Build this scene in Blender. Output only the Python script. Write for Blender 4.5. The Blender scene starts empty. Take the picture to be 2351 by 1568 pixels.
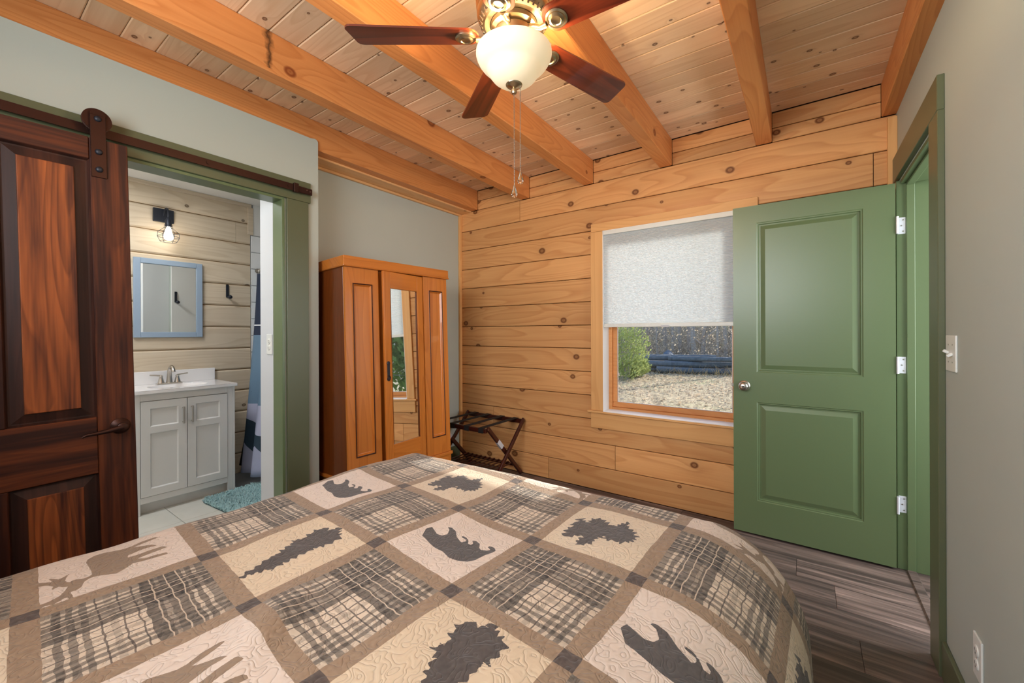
import bpy, bmesh, math, random
import numpy as np
from mathutils import Vector, Matrix

random.seed(7)
rng = np.random.default_rng(7)
SC = bpy.context.scene
COL = SC.collection

# ------------------------------------------------------------------ camera
YAW, ROLL, FPX, HCAM = math.radians(35.41), math.radians(-0.21), 942.0, 1.262
F_ = Vector((-math.sin(YAW), math.cos(YAW), 0)); R_ = Vector((math.cos(YAW), math.sin(YAW), 0)); U_ = Vector((0, 0, 1))
R2 = R_ * math.cos(ROLL) + U_ * math.sin(ROLL); U2 = U_ * math.cos(ROLL) - R_ * math.sin(ROLL)
cam = bpy.data.cameras.new('camera'); cam_o = bpy.data.objects.new('camera', cam); COL.objects.link(cam_o)
cam.sensor_fit = 'HORIZONTAL'; cam.sensor_width = 36; cam.lens = FPX / 2351 * 36; cam.shift_y = -20 / 2351
cam.clip_start = 0.02; cam.clip_end = 300
cam_o.matrix_world = Matrix(((R2.x, U2.x, -F_.x, 0), (R2.y, U2.y, -F_.y, 0), (R2.z, U2.z, -F_.z, HCAM), (0, 0, 0, 1)))
SC.camera = cam_o

# ------------------------------------------------------------------ world, sun, exposure
SC.view_settings.view_transform = 'Standard'; SC.view_settings.look = 'None'
SC.view_settings.gamma = 1; SC.view_settings.use_curve_mapping = False
SC.view_settings.exposure = 0.25
W = bpy.data.worlds.new('world'); SC.world = W; W.use_nodes = True
wn = W.node_tree.nodes; wl = W.node_tree.links
sky = wn.new('ShaderNodeTexSky'); sky.sky_type = 'NISHITA'; sky.sun_disc = False
sky.sun_elevation = math.radians(24); sky.sun_rotation = math.radians(14); sky.air_density = 1.0; sky.dust_density = 1.5
wn['Background'].inputs['Strength'].default_value = 0.36
wl.new(sky.outputs[0], wn['Background'].inputs['Color'])

def lamp(name, kind, loc, power, color, size=None, size_y=None, direction=None, radius=None):
    l = bpy.data.lights.new(name, kind); o = bpy.data.objects.new(name, l); COL.objects.link(o)
    o.location = loc; l.energy = power; l.color = color
    if kind == 'AREA':
        l.shape = 'RECTANGLE'; l.size = size; l.size_y = size_y or size
    if radius is not None: l.shadow_soft_size = radius
    if direction is not None: o.rotation_euler = Vector(direction).to_track_quat('-Z', 'Y').to_euler()
    return o
sun = lamp('sun', 'SUN', (8, 30, 14), 6.5, (1.0, 0.93, 0.82), direction=(-0.25, -1.0, -0.405)); sun.data.angle = math.radians(0.6)
# fill lamps added out of view to brighten the bedroom, alcove and bathroom
lamp('near_wall_fill', 'AREA', (-0.85, -0.83, 1.93), 60, (0.95, 0.97, 1.0), 1.8, 0.82, direction=(0.30, 1, 0.26))  # unseen fill, set in the added window behind the camera
lamp('hallway_fill', 'AREA', (1.54, 2.55, 1.45), 46, (0.96, 0.98, 1.0), 1.2, 1.6, direction=(-1, 0.0, 0))  # unseen fill through the green doorway, brightens the alcove
lamp('bathroom_fill', 'AREA', (-3.35, 0.45, 2.40), 15, (0.98, 0.99, 1.0), 0.5, 0.5, direction=(0, 0, -1))  # unseen fill facing down from the bathroom ceiling, no window there

SC.cycles.use_denoising = True
SC.cycles.max_bounces = 6; SC.cycles.diffuse_bounces = 4; SC.cycles.glossy_bounces = 3; SC.cycles.transmission_bounces = 4
SC.cycles.use_adaptive_sampling = True; SC.cycles.adaptive_threshold = 0.12; SC.cycles.use_light_tree = True
SC.cycles.transparent_max_bounces = 6; SC.cycles.caustics_reflective = False; SC.cycles.caustics_refractive = False
SC.cycles.sample_clamp_indirect = 6

# ------------------------------------------------------------------ node helpers and materials
def lin(r, g, b):
    f = lambda c: c / 255 / 12.92 if c / 255 <= 0.04045 else ((c / 255 + 0.055) / 1.055) ** 2.4
    return (f(r), f(g), f(b), 1)

class NT:
    def __init__(s, name):
        s.m = bpy.data.materials.new(name); s.m.use_nodes = True
        s.t = s.m.node_tree; s.n = s.t.nodes; s.b = s.n['Principled BSDF']; s.out = s.n['Material Output']
    def put(s, sock, v):
        if v is None: return
        if hasattr(v, 'is_output'): s.t.links.new(v, sock)
        else: sock.default_value = v
    def set(s, **k):
        for a, v in k.items(): s.put(s.b.inputs[a.replace('_', ' ')], v)
        return s
    def math(s, op, a, b=None, c=None, clamp=False):
        n = s.n.new('ShaderNodeMath'); n.operation = op; n.use_clamp = clamp
        for i, v in enumerate((a, b, c)):
            if v is not None: s.put(n.inputs[i], v)
        return n.outputs[0]
    def vmath(s, op, a, b=None):
        n = s.n.new('ShaderNodeVectorMath'); n.operation = op; s.put(n.inputs[0], a)
        if b is not None: s.put(n.inputs[1], b)
        return n.outputs[0]
    def mix(s, f, a, b, mode='MIX'):
        n = s.n.new('ShaderNodeMix'); n.data_type = 'RGBA'; n.blend_type = mode
        s.put(n.inputs[0], f); s.put(n.inputs[6], a); s.put(n.inputs[7], b); return n.outputs[2]
    def ramp(s, f, stops, interp='LINEAR'):
        n = s.n.new('ShaderNodeValToRGB'); e = n.color_ramp.elements; n.color_ramp.interpolation = interp
        while len(e) < len(stops): e.new(0.5)
        for x, (p, c) in zip(e, stops):
            x.position = p; x.color = c if hasattr(c, '__len__') else (c, c, c, 1)
        s.put(n.inputs[0], f); return n.outputs[0]
    def noise(s, vec, scale, detail=3, rough=0.55, dist=0):
        n = s.n.new('ShaderNodeTexNoise'); s.put(n.inputs['Vector'], vec); s.put(n.inputs['Scale'], scale)
        n.inputs['Detail'].default_value = detail; n.inputs['Roughness'].default_value = rough; n.inputs['Distortion'].default_value = dist
        return n.outputs[0]
    def vor(s, vec, scale, dim='2D', rand=1.0, out='Distance'):
        n = s.n.new('ShaderNodeTexVoronoi'); n.voronoi_dimensions = dim; s.put(n.inputs['Vector'], vec)
        n.inputs['Scale'].default_value = scale; n.inputs['Randomness'].default_value = rand
        return n.outputs
    def coord(s, which='Object'):
        return s.n.new('ShaderNodeTexCoord').outputs[which]
    def sep(s, v):
        n = s.n.new('ShaderNodeSeparateXYZ'); s.put(n.inputs[0], v); return n.outputs
    def comb(s, x, y, z):
        n = s.n.new('ShaderNodeCombineXYZ')
        for i, v in enumerate((x, y, z)): s.put(n.inputs[i], v)
        return n.outputs[0]
    def rnd(s): return s.n.new('ShaderNodeObjectInfo').outputs['Random']
    def attr(s, name):
        n = s.n.new('ShaderNodeAttribute'); n.attribute_name = name; return n.outputs
    def bump(s, h, strength=0.3, dist=0.01):
        n = s.n.new('ShaderNodeBump'); n.inputs['Strength'].default_value = strength; n.inputs['Distance'].default_value = dist
        s.put(n.inputs['Height'], h); s.t.links.new(n.outputs[0], s.b.inputs['Normal'])

MATS = {}
def plain(name, rgb, rough=0.5, metal=0.0, spec=0.5, var=0.0, bump=0.0, bscale=60, coat=0.0):
    k = NT(name); c = lin(*rgb)
    if var:
        nz = k.noise(k.coord(), 3.0, 2)
        d = tuple(x * (1 - var) for x in c[:3]) + (1,)
        c = k.mix(nz, d, tuple(min(1, x * (1 + var)) for x in c[:3]) + (1,))
    k.set(Base_Color=c, Roughness=rough, Metallic=metal, Coat_Weight=coat)
    k.b.inputs['Specular IOR Level'].default_value = spec
    if bump: k.bump(k.noise(k.coord(), bscale, 3), bump, 0.004)
    MATS[name] = k.m; return k.m

def wood(name, light, dark, along='X', across='Z', knots=3.2, kr=0.05, kden=0.45, kcol=(70, 38, 18), rough=0.45, grain=1.0, tone=0.12, coat=0.0, rings=1.0, streak=None, stain=False):
    """Planed timber: stretched grain, growth rings, scattered knots; every plank is shifted by its own random number."""
    k = NT(name); P = k.sep(k.coord()); r = k.rnd()
    ax = {'X': 0, 'Y': 1, 'Z': 2}
    a = P[ax[along]]
    b = P[ax[across]] if across in ax else k.math('ADD', P[ax[across[0]]], P[ax[across[1]]])
    off = k.math('MULTIPLY', r, 37.0)
    a2 = k.math('ADD', a, off); b2 = k.math('ADD', b, k.math('MULTIPLY', r, 11.0))
    # knots
    kv = k.comb(k.math('MULTIPLY', a2, 0.8), b2, 0)
    vo = k.vor(kv, knots)
    cell = k.sep(vo['Color'])
    present = k.math('LESS_THAN', cell[0], kden)
    rad = k.math('MULTIPLY', k.math('ADD', k.math('MULTIPLY', cell[1], 0.8), 0.45), kr)
    dn = k.math('DIVIDE', vo['Distance'], rad)
    near = k.math('MULTIPLY', k.math('SUBTRACT', 1.0, k.math('DIVIDE', dn, 5.0), clamp=True), present)
    knot = k.math('MULTIPLY', k.ramp(dn, [(0, 0.75), (0.28, 0.55), (0.55, 1), (0.72, 0.85), (1.0, 0.0)]), present)
    # rings, bent around the knots
    bend = k.math('MULTIPLY', k.math('POWER', near, 2.0), 0.05)
    g1 = k.noise(k.comb(k.math('MULTIPLY', a2, 0.17), k.math('MULTIPLY', k.math('ADD', b2, bend), 1.6), P[ax['Y']] if along != 'Y' else 0.0), 3.2, 1, 0.5, 0.0)
    ring = k.math('FRACT', k.math('MULTIPLY', g1, 13.0 * rings))
    ringc = k.ramp(ring, [(0, 0.0), (0.55, 0.35), (0.9, 1.0), (1.0, 0.0)])
    g2 = k.noise(k.comb(k.math('MULTIPLY', a2, 2.0), k.math('MULTIPLY', b2, 70.0), k.math('MULTIPLY', P[ax['Y']] if along != 'Y' else P[0], 70.0)), 1.0, 2, 0.6)
    f = k.math('ADD', k.math('MULTIPLY', ringc, 0.42 * grain), k.math('MULTIPLY', g2, 0.45 * grain))
    c = k.mix(f, lin(*light), lin(*dark))
    v = k.math('ADD', k.math('MULTIPLY', k.math('SUBTRACT', r, 0.5), 2 * tone), 1.0)
    big = k.noise(k.comb(k.math('MULTIPLY', a2, 0.6), k.math('MULTIPLY', b2, 2.0), off), 1.6, 1)
    v = k.math('MULTIPLY', v, k.math('ADD', k.math('MULTIPLY', big, 0.3), 0.85))
    c = k.mix(1.0, c, k.comb(v, v, v), 'MULTIPLY')
    if streak:
        sn = k.noise(k.comb(k.math('MULTIPLY', a2, 0.7), k.math('MULTIPLY', b2, 13.0), off), 1.5, 3, 0.7, 0.0)
        c = k.mix(k.ramp(sn, [(0.36, 0), (0.62, 1)]), c, lin(*streak))
    halo = k.math('MULTIPLY', k.math('POWER', near, 3.0), 0.35)
    c = k.mix(halo, c, lin(*[int(x * 0.75) for x in light]))
    c = k.mix(k.math('MULTIPLY', knot, 0.92), c, lin(*kcol))
    if stain:   # water stain beside a knot
        sy = k.math('ADD', P[1], k.math('MULTIPLY', k.math('SUBTRACT', k.noise(k.coord(), 26, 3), 0.5), 0.05))
        sm = k.math('MULTIPLY', k.math('SUBTRACT', 1.0, k.math('DIVIDE', k.math('ABSOLUTE', k.math('SUBTRACT', sy, 0.885)), 0.020), clamp=True), k.math('GREATER_THAN', P[2], 2.475))
        c = k.mix(k.math('MULTIPLY', sm, 0.9), c, lin(40, 24, 14))
    k.set(Base_Color=c, Roughness=rough, Coat_Weight=coat); k.b.inputs['Specular IOR Level'].default_value = 0.32
    if streak: k.bump(g2, 0.12, 0.003)
    MATS[name] = k.m; return k.m

wood('log_pine', (226, 174, 116), (188, 122, 68), 'X', 'Z', 2.9, 0.074, 0.75, (98, 46, 14), 0.42, 0.9, 0.15)
wood('bath_pine', (222, 208, 186), (190, 168, 138), 'Y', 'Z', 2.6, 0.055, 0.5, (92, 66, 44), 0.5, 0.8, 0.08)
wood('trim_pine', (228, 178, 118), (200, 138, 78), 'X', 'Z', 2.2, 0.05, 0.4, (80, 40, 18), 0.4, 0.7, 0.06)
wood('trim_pine_v', (228, 178, 118), (200, 138, 78), 'Z', 'X', 2.2, 0.05, 0.25, (80, 40, 18), 0.4, 0.7, 0.06)
wood('ceiling_pine', (240, 212, 176), (210, 168, 124), 'X', 'Y', 7.0, 0.085, 0.65, (92, 50, 24), 0.38, 0.8, 0.16)
wood('beam_fir', (224, 154, 92), (186, 108, 52), 'Y', 'XZ', 1.5, 0.038, 0.45, (120, 52, 18), 0.45, 0.9, 0.07, rings=1.6)
wood('beam_fir_stained', (224, 154, 92), (186, 108, 52), 'Y', 'XZ', 1.5, 0.038, 0.45, (120, 52, 18), 0.45, 0.9, 0.07, rings=1.6, stain=True)
wood('soffit_pine', (226, 180, 126), (200, 144, 88), 'Y', 'XZ', 2.5, 0.03, 0.2, (90, 50, 24), 0.45, 0.7, 0.05)
wood('floor_vinyl', (160, 138, 128), (92, 76, 70), 'X', 'Y', 2.0, 0.03, 0.2, (52, 42, 40), 0.42, 1.1, 0.30, streak=(76, 65, 61))
wood('wardrobe_pine', (206, 126, 52), (160, 84, 25), 'Z', 'XY', 2.0, 0.016, 0.3, (70, 30, 10), 0.3, 0.75, 0.03, coat=0.25)
wood('wardrobe_pine_h', (206, 126, 52), (160, 84, 25), 'Y', 'XZ', 2.0, 0.016, 0.3, (70, 30, 10), 0.3, 0.75, 0.03, coat=0.25)
wood('wardrobe_dark', (118, 60, 22), (84, 38, 12), 'Z', 'XY', 2.0, 0.01, 0.2, (50, 20, 8), 0.3, 0.7, 0.03, coat=0.25)
wood('barn_v', (122, 64, 34), (62, 31, 20), 'Z', 'Y', 1.6, 0.02, 0.4, (30, 14, 10), 0.55, 0.8, 0.06, streak=(54, 27, 21))
wood('barn_h', (118, 61, 32), (58, 28, 18), 'Y', 'Z', 1.6, 0.02, 0.3, (30, 14, 10), 0.55, 0.8, 0.06, streak=(50, 25, 20))
wood('barn_panel', (186, 104, 54), (84, 42, 24), 'Z', 'Y', 2.4, 0.04, 0.5, (36, 18, 12), 0.55, 1.0, 0.04, streak=(70, 37, 28), rings=1.5)
wood('barn_burnt', (78, 46, 36), (40, 22, 18), 'Z', 'Y', 1.6, 0.02, 0.2, (24, 12, 10), 0.55, 0.9, 0.03, streak=(44, 26, 22))
wood('blade_mahogany', (128, 54, 30), (62, 20, 12), 'X', 'Y', 1.0, 0.005, 0.0, (30, 10, 6), 0.28, 1.2, 0.04, coat=0.3, rings=0.7)
wood('rack_mahogany', (70, 28, 18), (36, 14, 10), 'X', 'YZ', 1.0, 0.005, 0.0, (20, 8, 6), 0.3, 0.9, 0.04, coat=0.3)
wood('window_wood', (214, 150, 92), (180, 112, 60), 'X', 'Z', 1.0, 0.005, 0.0, (80, 40, 18), 0.4, 0.6, 0.04)
plain('sage_paint', (178, 186, 178), 0.6, var=0.03); plain('bath_white', (206, 209, 211), 0.5)
plain('green_paint', (96, 113, 78), 0.32)
plain('green_trim', (92, 98, 72), 0.36, var=0.06)
plain('white_paint', (236, 236, 234), 0.5, var=0.02)
plain('ceiling_white', (240, 240, 238), 0.7)
plain('gap_dark', (40, 20, 10), 0.9, spec=0.1); plain('bead_dark', (66, 28, 10), 0.35)
plain('bath_gap', (120, 92, 56), 0.8)
plain('floor_gap', (40, 32, 30), 0.8)
plain('nickel', (196, 190, 182), 0.28, 1.0)
plain('antique_nickel', (190, 172, 142), 0.28, 1.0)
plain('bronze', (66, 44, 38), 0.4, 0.75)
plain('dark_slot', (50, 34, 20), 0.6)
plain('black_iron', (44, 48, 58), 0.45, 0.4)
plain('hinge_white', (224, 226, 232), 0.4, 0.2)
plain('plate_white', (226, 228, 222), 0.35)
plain('slot_dark', (60, 58, 54), 0.5)
plain('webbing', (14, 12, 14), 0.75, bump=0.2, bscale=300)
plain('vanity_white', (226, 226, 224), 0.4)
plain('counter_white', (240, 238, 238), 0.16, coat=0.3)
plain('mirror_frame', (150, 170, 192), 0.4)
plain('grey_plastic', (196, 196, 200), 0.4)
plain('mattress_cloth', (226, 222, 214), 0.9)
plain('bed_steel', (60, 60, 64), 0.4, 0.8)
k = NT('mirror_glass'); k.set(Base_Color=(0.9, 0.93, 0.92, 1), Metallic=1.0, Roughness=0.015); MATS['mirror_glass'] = k.m
k = NT('crystal'); k.set(Base_Color=(1, 0.96, 0.9, 1), Transmission_Weight=1.0, Roughness=0.02, IOR=1.5); MATS['crystal'] = k.m
k = NT('pane_glass')
gl = k.n.new('ShaderNodeBsdfGlossy'); gl.inputs['Roughness'].default_value = 0.01
tr = k.n.new('ShaderNodeBsdfTransparent'); mx = k.n.new('ShaderNodeMixShader'); fr = k.n.new('ShaderNodeFresnel'); fr.inputs[0].default_value = 1.45
mx.inputs[0].default_value = 0.06; k.t.links.new(tr.outputs[0], mx.inputs[1]); k.t.links.new(gl.outputs[0], mx.inputs[2]); k.t.links.new(mx.outputs[0], k.out.inputs[0])
MATS['pane_glass'] = k.m
def translucent(name, rgb, tfac, rough=0.8):
    k = NT(name); d = k.n.new('ShaderNodeBsdfDiffuse'); d.inputs[0].default_value = lin(*rgb)
    t = k.n.new('ShaderNodeBsdfTranslucent'); t.inputs[0].default_value = lin(*rgb); m = k.n.new('ShaderNodeMixShader'); m.inputs[0].default_value = tfac
    k.t.links.new(d.outputs[0], m.inputs[1]); k.t.links.new(t.outputs[0], m.inputs[2]); k.t.links.new(m.outputs[0], k.out.inputs[0])
    MATS[name] = k.m
translucent('shade_cloth', (224, 229, 232), 0.46)
def emit(name, rgb, strength, base=None):
    k = NT(name); k.set(Base_Color=base or lin(*rgb), Emission_Color=lin(*rgb), Emission_Strength=strength, Roughness=0.35); MATS[name] = k.m
emit('bowl_glass', (255, 228, 180), 0.42, lin(232, 220, 196))
emit('bulb_glow', (255, 240, 215), 14.0)
k = NT('bath_tile_floor'); nz = k.noise(k.comb(*[k.math('ADD', x, k.math('MULTIPLY', k.rnd(), 9)) for x in k.sep(k.coord())]), 5, 5, 0.6, 1.0)
k.set(Base_Color=k.mix(nz, lin(206, 206, 196), lin(232, 230, 222)), Roughness=0.35); MATS['bath_tile_floor'] = k.m
plain('wall_tile', (240, 242, 244), 0.15, coat=0.4); plain('grout', (150, 154, 158), 0.8)

# ------------------------------------------------------------------ mesh helpers
class B:
    def __init__(s): s.bm = bmesh.new()
    def box(s, x0, x1, y0, y1, z0, z1, bev=0.0, seg=1, M=None):
        xs, ys, zs = sorted((x0, x1)), sorted((y0, y1)), sorted((z0, z1))
        vs = [s.bm.verts.new((x, y, z)) for x in xs for y in ys for z in zs]
        fs = [s.bm.faces.new([vs[i] for i in q]) for q in ((0, 1, 3, 2), (4, 6, 7, 5), (0, 4, 5, 1), (2, 3, 7, 6), (0, 2, 6, 4), (1, 5, 7, 3))]
        if bev:
            es = list({e for f in fs for e in f.edges})
            r = bmesh.ops.bevel(s.bm, geom=es, offset=bev, segments=seg, profile=0.6, affect='EDGES')
            if M is not None: vs = list({v for f in r['faces'] for v in f.verts})
        if M is not None:
            for v in vs: v.co = M @ v.co
        return s
    def frame(s, p0, p1):
        d = (Vector(p1) - Vector(p0)).normalized(); u = d.orthogonal().normalized(); return d, u, d.cross(u)
    def cyl(s, p0, p1, r0, r1=None, n=16, caps=True):
        r1 = r0 if r1 is None else r1; p0, p1 = Vector(p0), Vector(p1); d, u, w = s.frame(p0, p1)
        A = [s.bm.verts.new(p0 + (u * math.cos(t) + w * math.sin(t)) * r0) for t in [2 * math.pi * i / n for i in range(n)]]
        C = [s.bm.verts.new(p1 + (u * math.cos(t) + w * math.sin(t)) * r1) for t in [2 * math.pi * i / n for i in range(n)]]
        for i in range(n): s.bm.faces.new((A[i], A[(i + 1) % n], C[(i + 1) % n], C[i]))
        if caps: s.bm.faces.new(A[::-1]); s.bm.faces.new(C)
        return s
    def bar(s, p0, p1, w, h, up=(0, 0, 1), bev=0.0):
        """rectangular bar from p0 to p1; w across, h along up"""
        p0, p1 = Vector(p0), Vector(p1); d = (p1 - p0).normalized(); up = Vector(up); x = d.cross(up).normalized(); up = x.cross(d)
        M = Matrix((( d.x, x.x, up.x, p0.x), (d.y, x.y, up.y, p0.y), (d.z, x.z, up.z, p0.z), (0, 0, 0, 1)))
        return s.box(0, (p1 - p0).length, -w / 2, w / 2, -h / 2, h / 2, bev, 1, M)
    def tube(s, pts, r, n=8, closed=False, caps=True):
        pts = [Vector(p) for p in pts]; m = len(pts); rings = []; u = None
        rr = r if hasattr(r, '__len__') else [r] * m
        for i, p in enumerate(pts):
            a = pts[i - 1] if (i > 0 or closed) else pts[i]; b = pts[(i + 1) % m] if (i < m - 1 or closed) else pts[i]
            d = (b - a).normalized()
            u = d.orthogonal().normalized() if u is None else (u - d * u.dot(d)).normalized()
            w = d.cross(u)
            rings.append([s.bm.verts.new(p + (u * math.cos(2 * math.pi * j / n) + w * math.sin(2 * math.pi * j / n)) * rr[i]) for j in range(n)])
        for i in range(m if closed else m - 1):
            A, C = rings[i], rings[(i + 1) % m]
            for j in range(n): s.bm.faces.new((A[j], A[(j + 1) % n], C[(j + 1) % n], C[j]))
        if caps and not closed: s.bm.faces.new(rings[0][::-1]); s.bm.faces.new(rings[-1])
        return s
    def lathe(s, prof, c=(0, 0, 0), n=32, M=None, capb=True, capt=True):
        rings = []
        for r, z in prof:
            r = max(r, 1e-4)
            co = [Vector((c[0] + r * math.cos(2 * math.pi * j / n), c[1] + r * math.sin(2 * math.pi * j / n), c[2] + z)) for j in range(n)]
            rings.append([s.bm.verts.new(M @ p if M is not None else p) for p in co])
        for A, C in zip(rings, rings[1:]):
            for j in range(n): s.bm.faces.new((A[j], A[(j + 1) % n], C[(j + 1) % n], C[j]))
        if capb: s.bm.faces.new(rings[0][::-1])
        if capt: s.bm.faces.new(rings[-1])
        return s
    def prism(s, poly, ax, lo, hi):
        """polygon in the two other axes, extruded along ax"""
        def P(a, b, h): return {'x': (h, a, b), 'y': (a, h, b), 'z': (a, b, h)}[ax]
        A = [s.bm.verts.new(P(a, b, lo)) for a, b in poly]; C = [s.bm.verts.new(P(a, b, hi)) for a, b in poly]; n = len(poly)
        s.bm.faces.new(A[::-1]); s.bm.faces.new(C)
        for i in range(n): s.bm.faces.new((A[i], A[(i + 1) % n], C[(i + 1) % n], C[i]))
        return s
    def rings(s, P, rect, steps, close=True):
        """nested rectangles: P(a, b, depth) -> point; steps [(inset, depth), ...]; last one is filled"""
        a0, a1, b0, b1 = rect; prev = None
        for ins, dep in steps:
            cur = [s.bm.verts.new(P(a, b, dep)) for a, b in ((a0 + ins, b0 + ins), (a1 - ins, b0 + ins), (a1 - ins, b1 - ins), (a0 + ins, b1 - ins))]
            if prev:
                for i in range(4): s.bm.faces.new((prev[i], prev[(i + 1) % 4], cur[(i + 1) % 4], cur[i]))
            prev = cur
        if close: s.bm.faces.new(prev)
        return s
    def quad(s, *pts):
        s.bm.faces.new([s.bm.verts.new(p) for p in pts]); return s
    def obj(s, name, mat, parent=None, smooth=False, angle=35):
        bmesh.ops.recalc_face_normals(s.bm, faces=s.bm.faces)
        me = bpy.data.meshes.new(name); s.bm.to_mesh(me); s.bm.free()
        if smooth:
            for p in me.polygons: p.use_smooth = True
            me.set_sharp_from_angle(angle=math.radians(angle))
        me.materials.append(MATS[mat] if isinstance(mat, str) else mat)
        o = bpy.data.objects.new(name, me); COL.objects.link(o)
        if parent is not None: o.parent = parent
        return o

def tag(o, label=None, cat=None, group=None, kind=None):
    for k_, v_ in (('label', label), ('category', cat), ('group', group), ('kind', kind)):
        if v_: o[k_] = v_
    return o
def thing(name, label, cat, loc=(0, 0, 0), rot=(0, 0, 0), group=None, kind=None):
    o = bpy.data.objects.new(name, None); COL.objects.link(o); o.location = loc; o.rotation_euler = rot; o.empty_display_size = 0.05
    return tag(o, label, cat, group, kind)
def bx(name, mat, parent, *d, bev=0.0, seg=1, label=None):
    o = B().box(*d, bev=bev, seg=seg).obj(name, mat, parent)
    if label: o['label'] = label
    return o
# ================================================================== ROOM SHELL
YF, XR, XA, XB, XBL = 3.07, 0.42, -2.815, -2.57, -4.15      # log wall, hallway wall, alcove wall, bathroom wall, bathroom log wall
YN, ZB, ZC = -0.75, 2.46, 2.647                              # wall behind camera, beam underside, ceiling
YCOR = 1.446                                                 # end of the bathroom wall

# floor of vinyl planks
fl = bx('floor', 'floor_gap', None, XA - 0.005, 0.60, YN - 0.1, YF + 0.02, -0.08, -0.006); tag(fl, 'dark grey-brown wood-look plank floor', 'floor', kind='structure')
y = 2.777 - 0.197 * 18; row = 0
while y < YF:
    x = XA - (0.3 + 0.5 * ((row * 0.37) % 1)) if row != 16 else XA - 0.1
    starts = {17: -0.036, 18: -0.6, 14: 0.182, 13: -0.7, 15: -0.35, 16: -1.1}
    x = starts.get(row, -0.3 - 0.4 * ((row * 7) % 3)) - 1.22 * 4
    while x < 0.53:
        a, b = max(x, XA), min(x + 1.22, 0.535)
        if b - a > 0.02 and y + 0.197 > YN:
            bx('plank', 'floor_vinyl', fl, a + 0.0006, b - 0.0006, max(y, YN) + 0.0006, min(y + 0.197, YF) - 0.0006, -0.006, 0.0, bev=0.0012)
        x += 1.22
    y += 0.197; row += 1

# ceiling: tongue-and-groove boards above the beams
ce = bx('ceiling', 'gap_dark', None, XA - 0.1, XR + 0.1, YN - 0.1, YF + 0.1, ZC + 0.014, ZC + 0.08); tag(ce, 'pale pine tongue-and-groove board ceiling', 'ceiling', kind='structure')
y = 1.405 - 0.129 * 17
while y < YF:
    a, b = max(y, YN), min(y + 0.129, YF)
    B().prism([(a + 0.001, ZC + 0.014), (b - 0.001, ZC + 0.014), (b - 0.001, ZC + 0.004), (b - 0.006, ZC), (a + 0.006, ZC), (a + 0.001, ZC + 0.004)], 'x', XA - 0.05, XR + 0.05).obj('board', 'ceiling_pine', ce)
    y += 0.129

# ceiling beams
def beam(x0, x1, lab, mat='beam_fir', y0=YN, y1=YF + 0.0):
    o = B().box(x0, x1, y0, y1, ZB, ZC, 0.004).obj('ceiling_beam', mat); tag(o, lab, 'beam', 'exposed ceiling beams'); return o
beam(-2.672, -2.585, 'exposed fir ceiling beam running along the bathroom wall above the wardrobe')
beam(-2.071, -1.984, 'exposed fir ceiling beam second from the bathroom wall, with a dark stain', 'beam_fir_stained')
beam(-1.461, -1.374, 'exposed fir ceiling beam between the stained beam and the fan beam')
beam(-0.853, -0.766, 'exposed fir ceiling beam the fan hangs from')
beam(-0.247, -0.160, 'exposed fir ceiling beam between the fan and the green-door wall')
beam(0.357, 0.444, 'exposed fir ceiling beam set against the wall above the green door')

# far wall of squared logs, with the window cut out
wx0, wx1, wz0, wz1 = -1.290, -0.334, 0.630, 2.062
wf = thing('wall_far', 'squared pine log wall with a window', 'wall', kind='structure')
for d in ((XA - 0.1, wx0, -0.05, ZC + 0.05), (wx1, XR + 0.15, -0.05, ZC + 0.05), (wx0, wx1, -0.05, wz0), (wx0, wx1, wz1, ZC + 0.05)):
    bx('core', 'gap_dark', wf, d[0], d[1], YF + 0.014, YF + 0.13, d[2], d[3])
def log_piece(x0, x1, z0, z1, par=wf):
    c = 0.006
    B().prism([(YF + 0.02, z0 + .0022), (YF + 0.02, z1 - .0022), (YF + 0.004, z1 - .0022), (YF, z1 - c), (YF - 0.0015, (z0 + z1) / 2), (YF, z0 + c), (YF + 0.004, z0 + .0022)], 'x', x0 + 0.0018, x1 - 0.0018).obj('log', 'log_pine', par)
zs = [2.46 - 0.1895 * i for i in range(14)]; zs[-1] = 0.0
cuts = {0: [-2.09], 1: [0.323], 10: [-2.4], 11: [-1.2], 12: [-1.80]}
for i in range(13):
    z1, z0 = zs[i], zs[i + 1]
    segs = []
    xs = [XA] + [c for c in cuts.get(i, [])] + [XR]
    for a, b in zip(xs, xs[1:]):
        if z1 > wz0 + 0.02 and z0 < wz1 - 0.02 and a < wx0 and b > wx1: segs += [(a, wx0), (wx1, b)]
        elif z1 > wz0 + 0.02 and z0 < wz1 - 0.02 and a < wx0 < b: segs += [(a, wx0), (wx1, b)]
        else: segs.append((a, b))
    for a, b in segs: log_piece(a, b, z0, z1)
bxs = [-2.585, -2.071, -1.984, -1.461, -1.374, -0.853, -0.766, -0.247, -0.160, 0.357]
for a, b in zip(bxs[0::2], bxs[1::2]):
    log_piece(a, b, 2.46, 2.548); log_piece(a, b, 2.548, ZC)

# corner and cornice strips
t1 = bx('trim_1', 'trim_pine_v', None, XA, XA + 0.022, YF - 0.034, YF - 0.002, 0.0, 2.440, bev=0.002); tag(t1, 'pine corner strip between alcove wall and log wall', 'trim', kind='structure')
t2 = bx('trim_2', 'trim_pine_v', None, XR - 0.040, XR, YF - 0.030, YF - 0.002, 0.0, 2.44, bev=0.002); tag(t2, 'pine corner strip between log wall and green-door wall', 'trim', kind='structure')
t3 = bx('trim_3', 'soffit_pine', None, XA, XA + 0.024, YCOR - 0.1, YF, 2.428, 2.446, bev=0.002); tag(t3, 'slim pine strip along the top of the alcove wall', 'trim', kind='structure')
t4 = bx('trim_4', 'soffit_pine', None, XA, -2.668, YCOR - 0.1, YF, 2.447, 2.462, bev=0.001); tag(t4, 'pale pine soffit board beside the beam above the wardrobe', 'trim', kind='structure')

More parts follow.
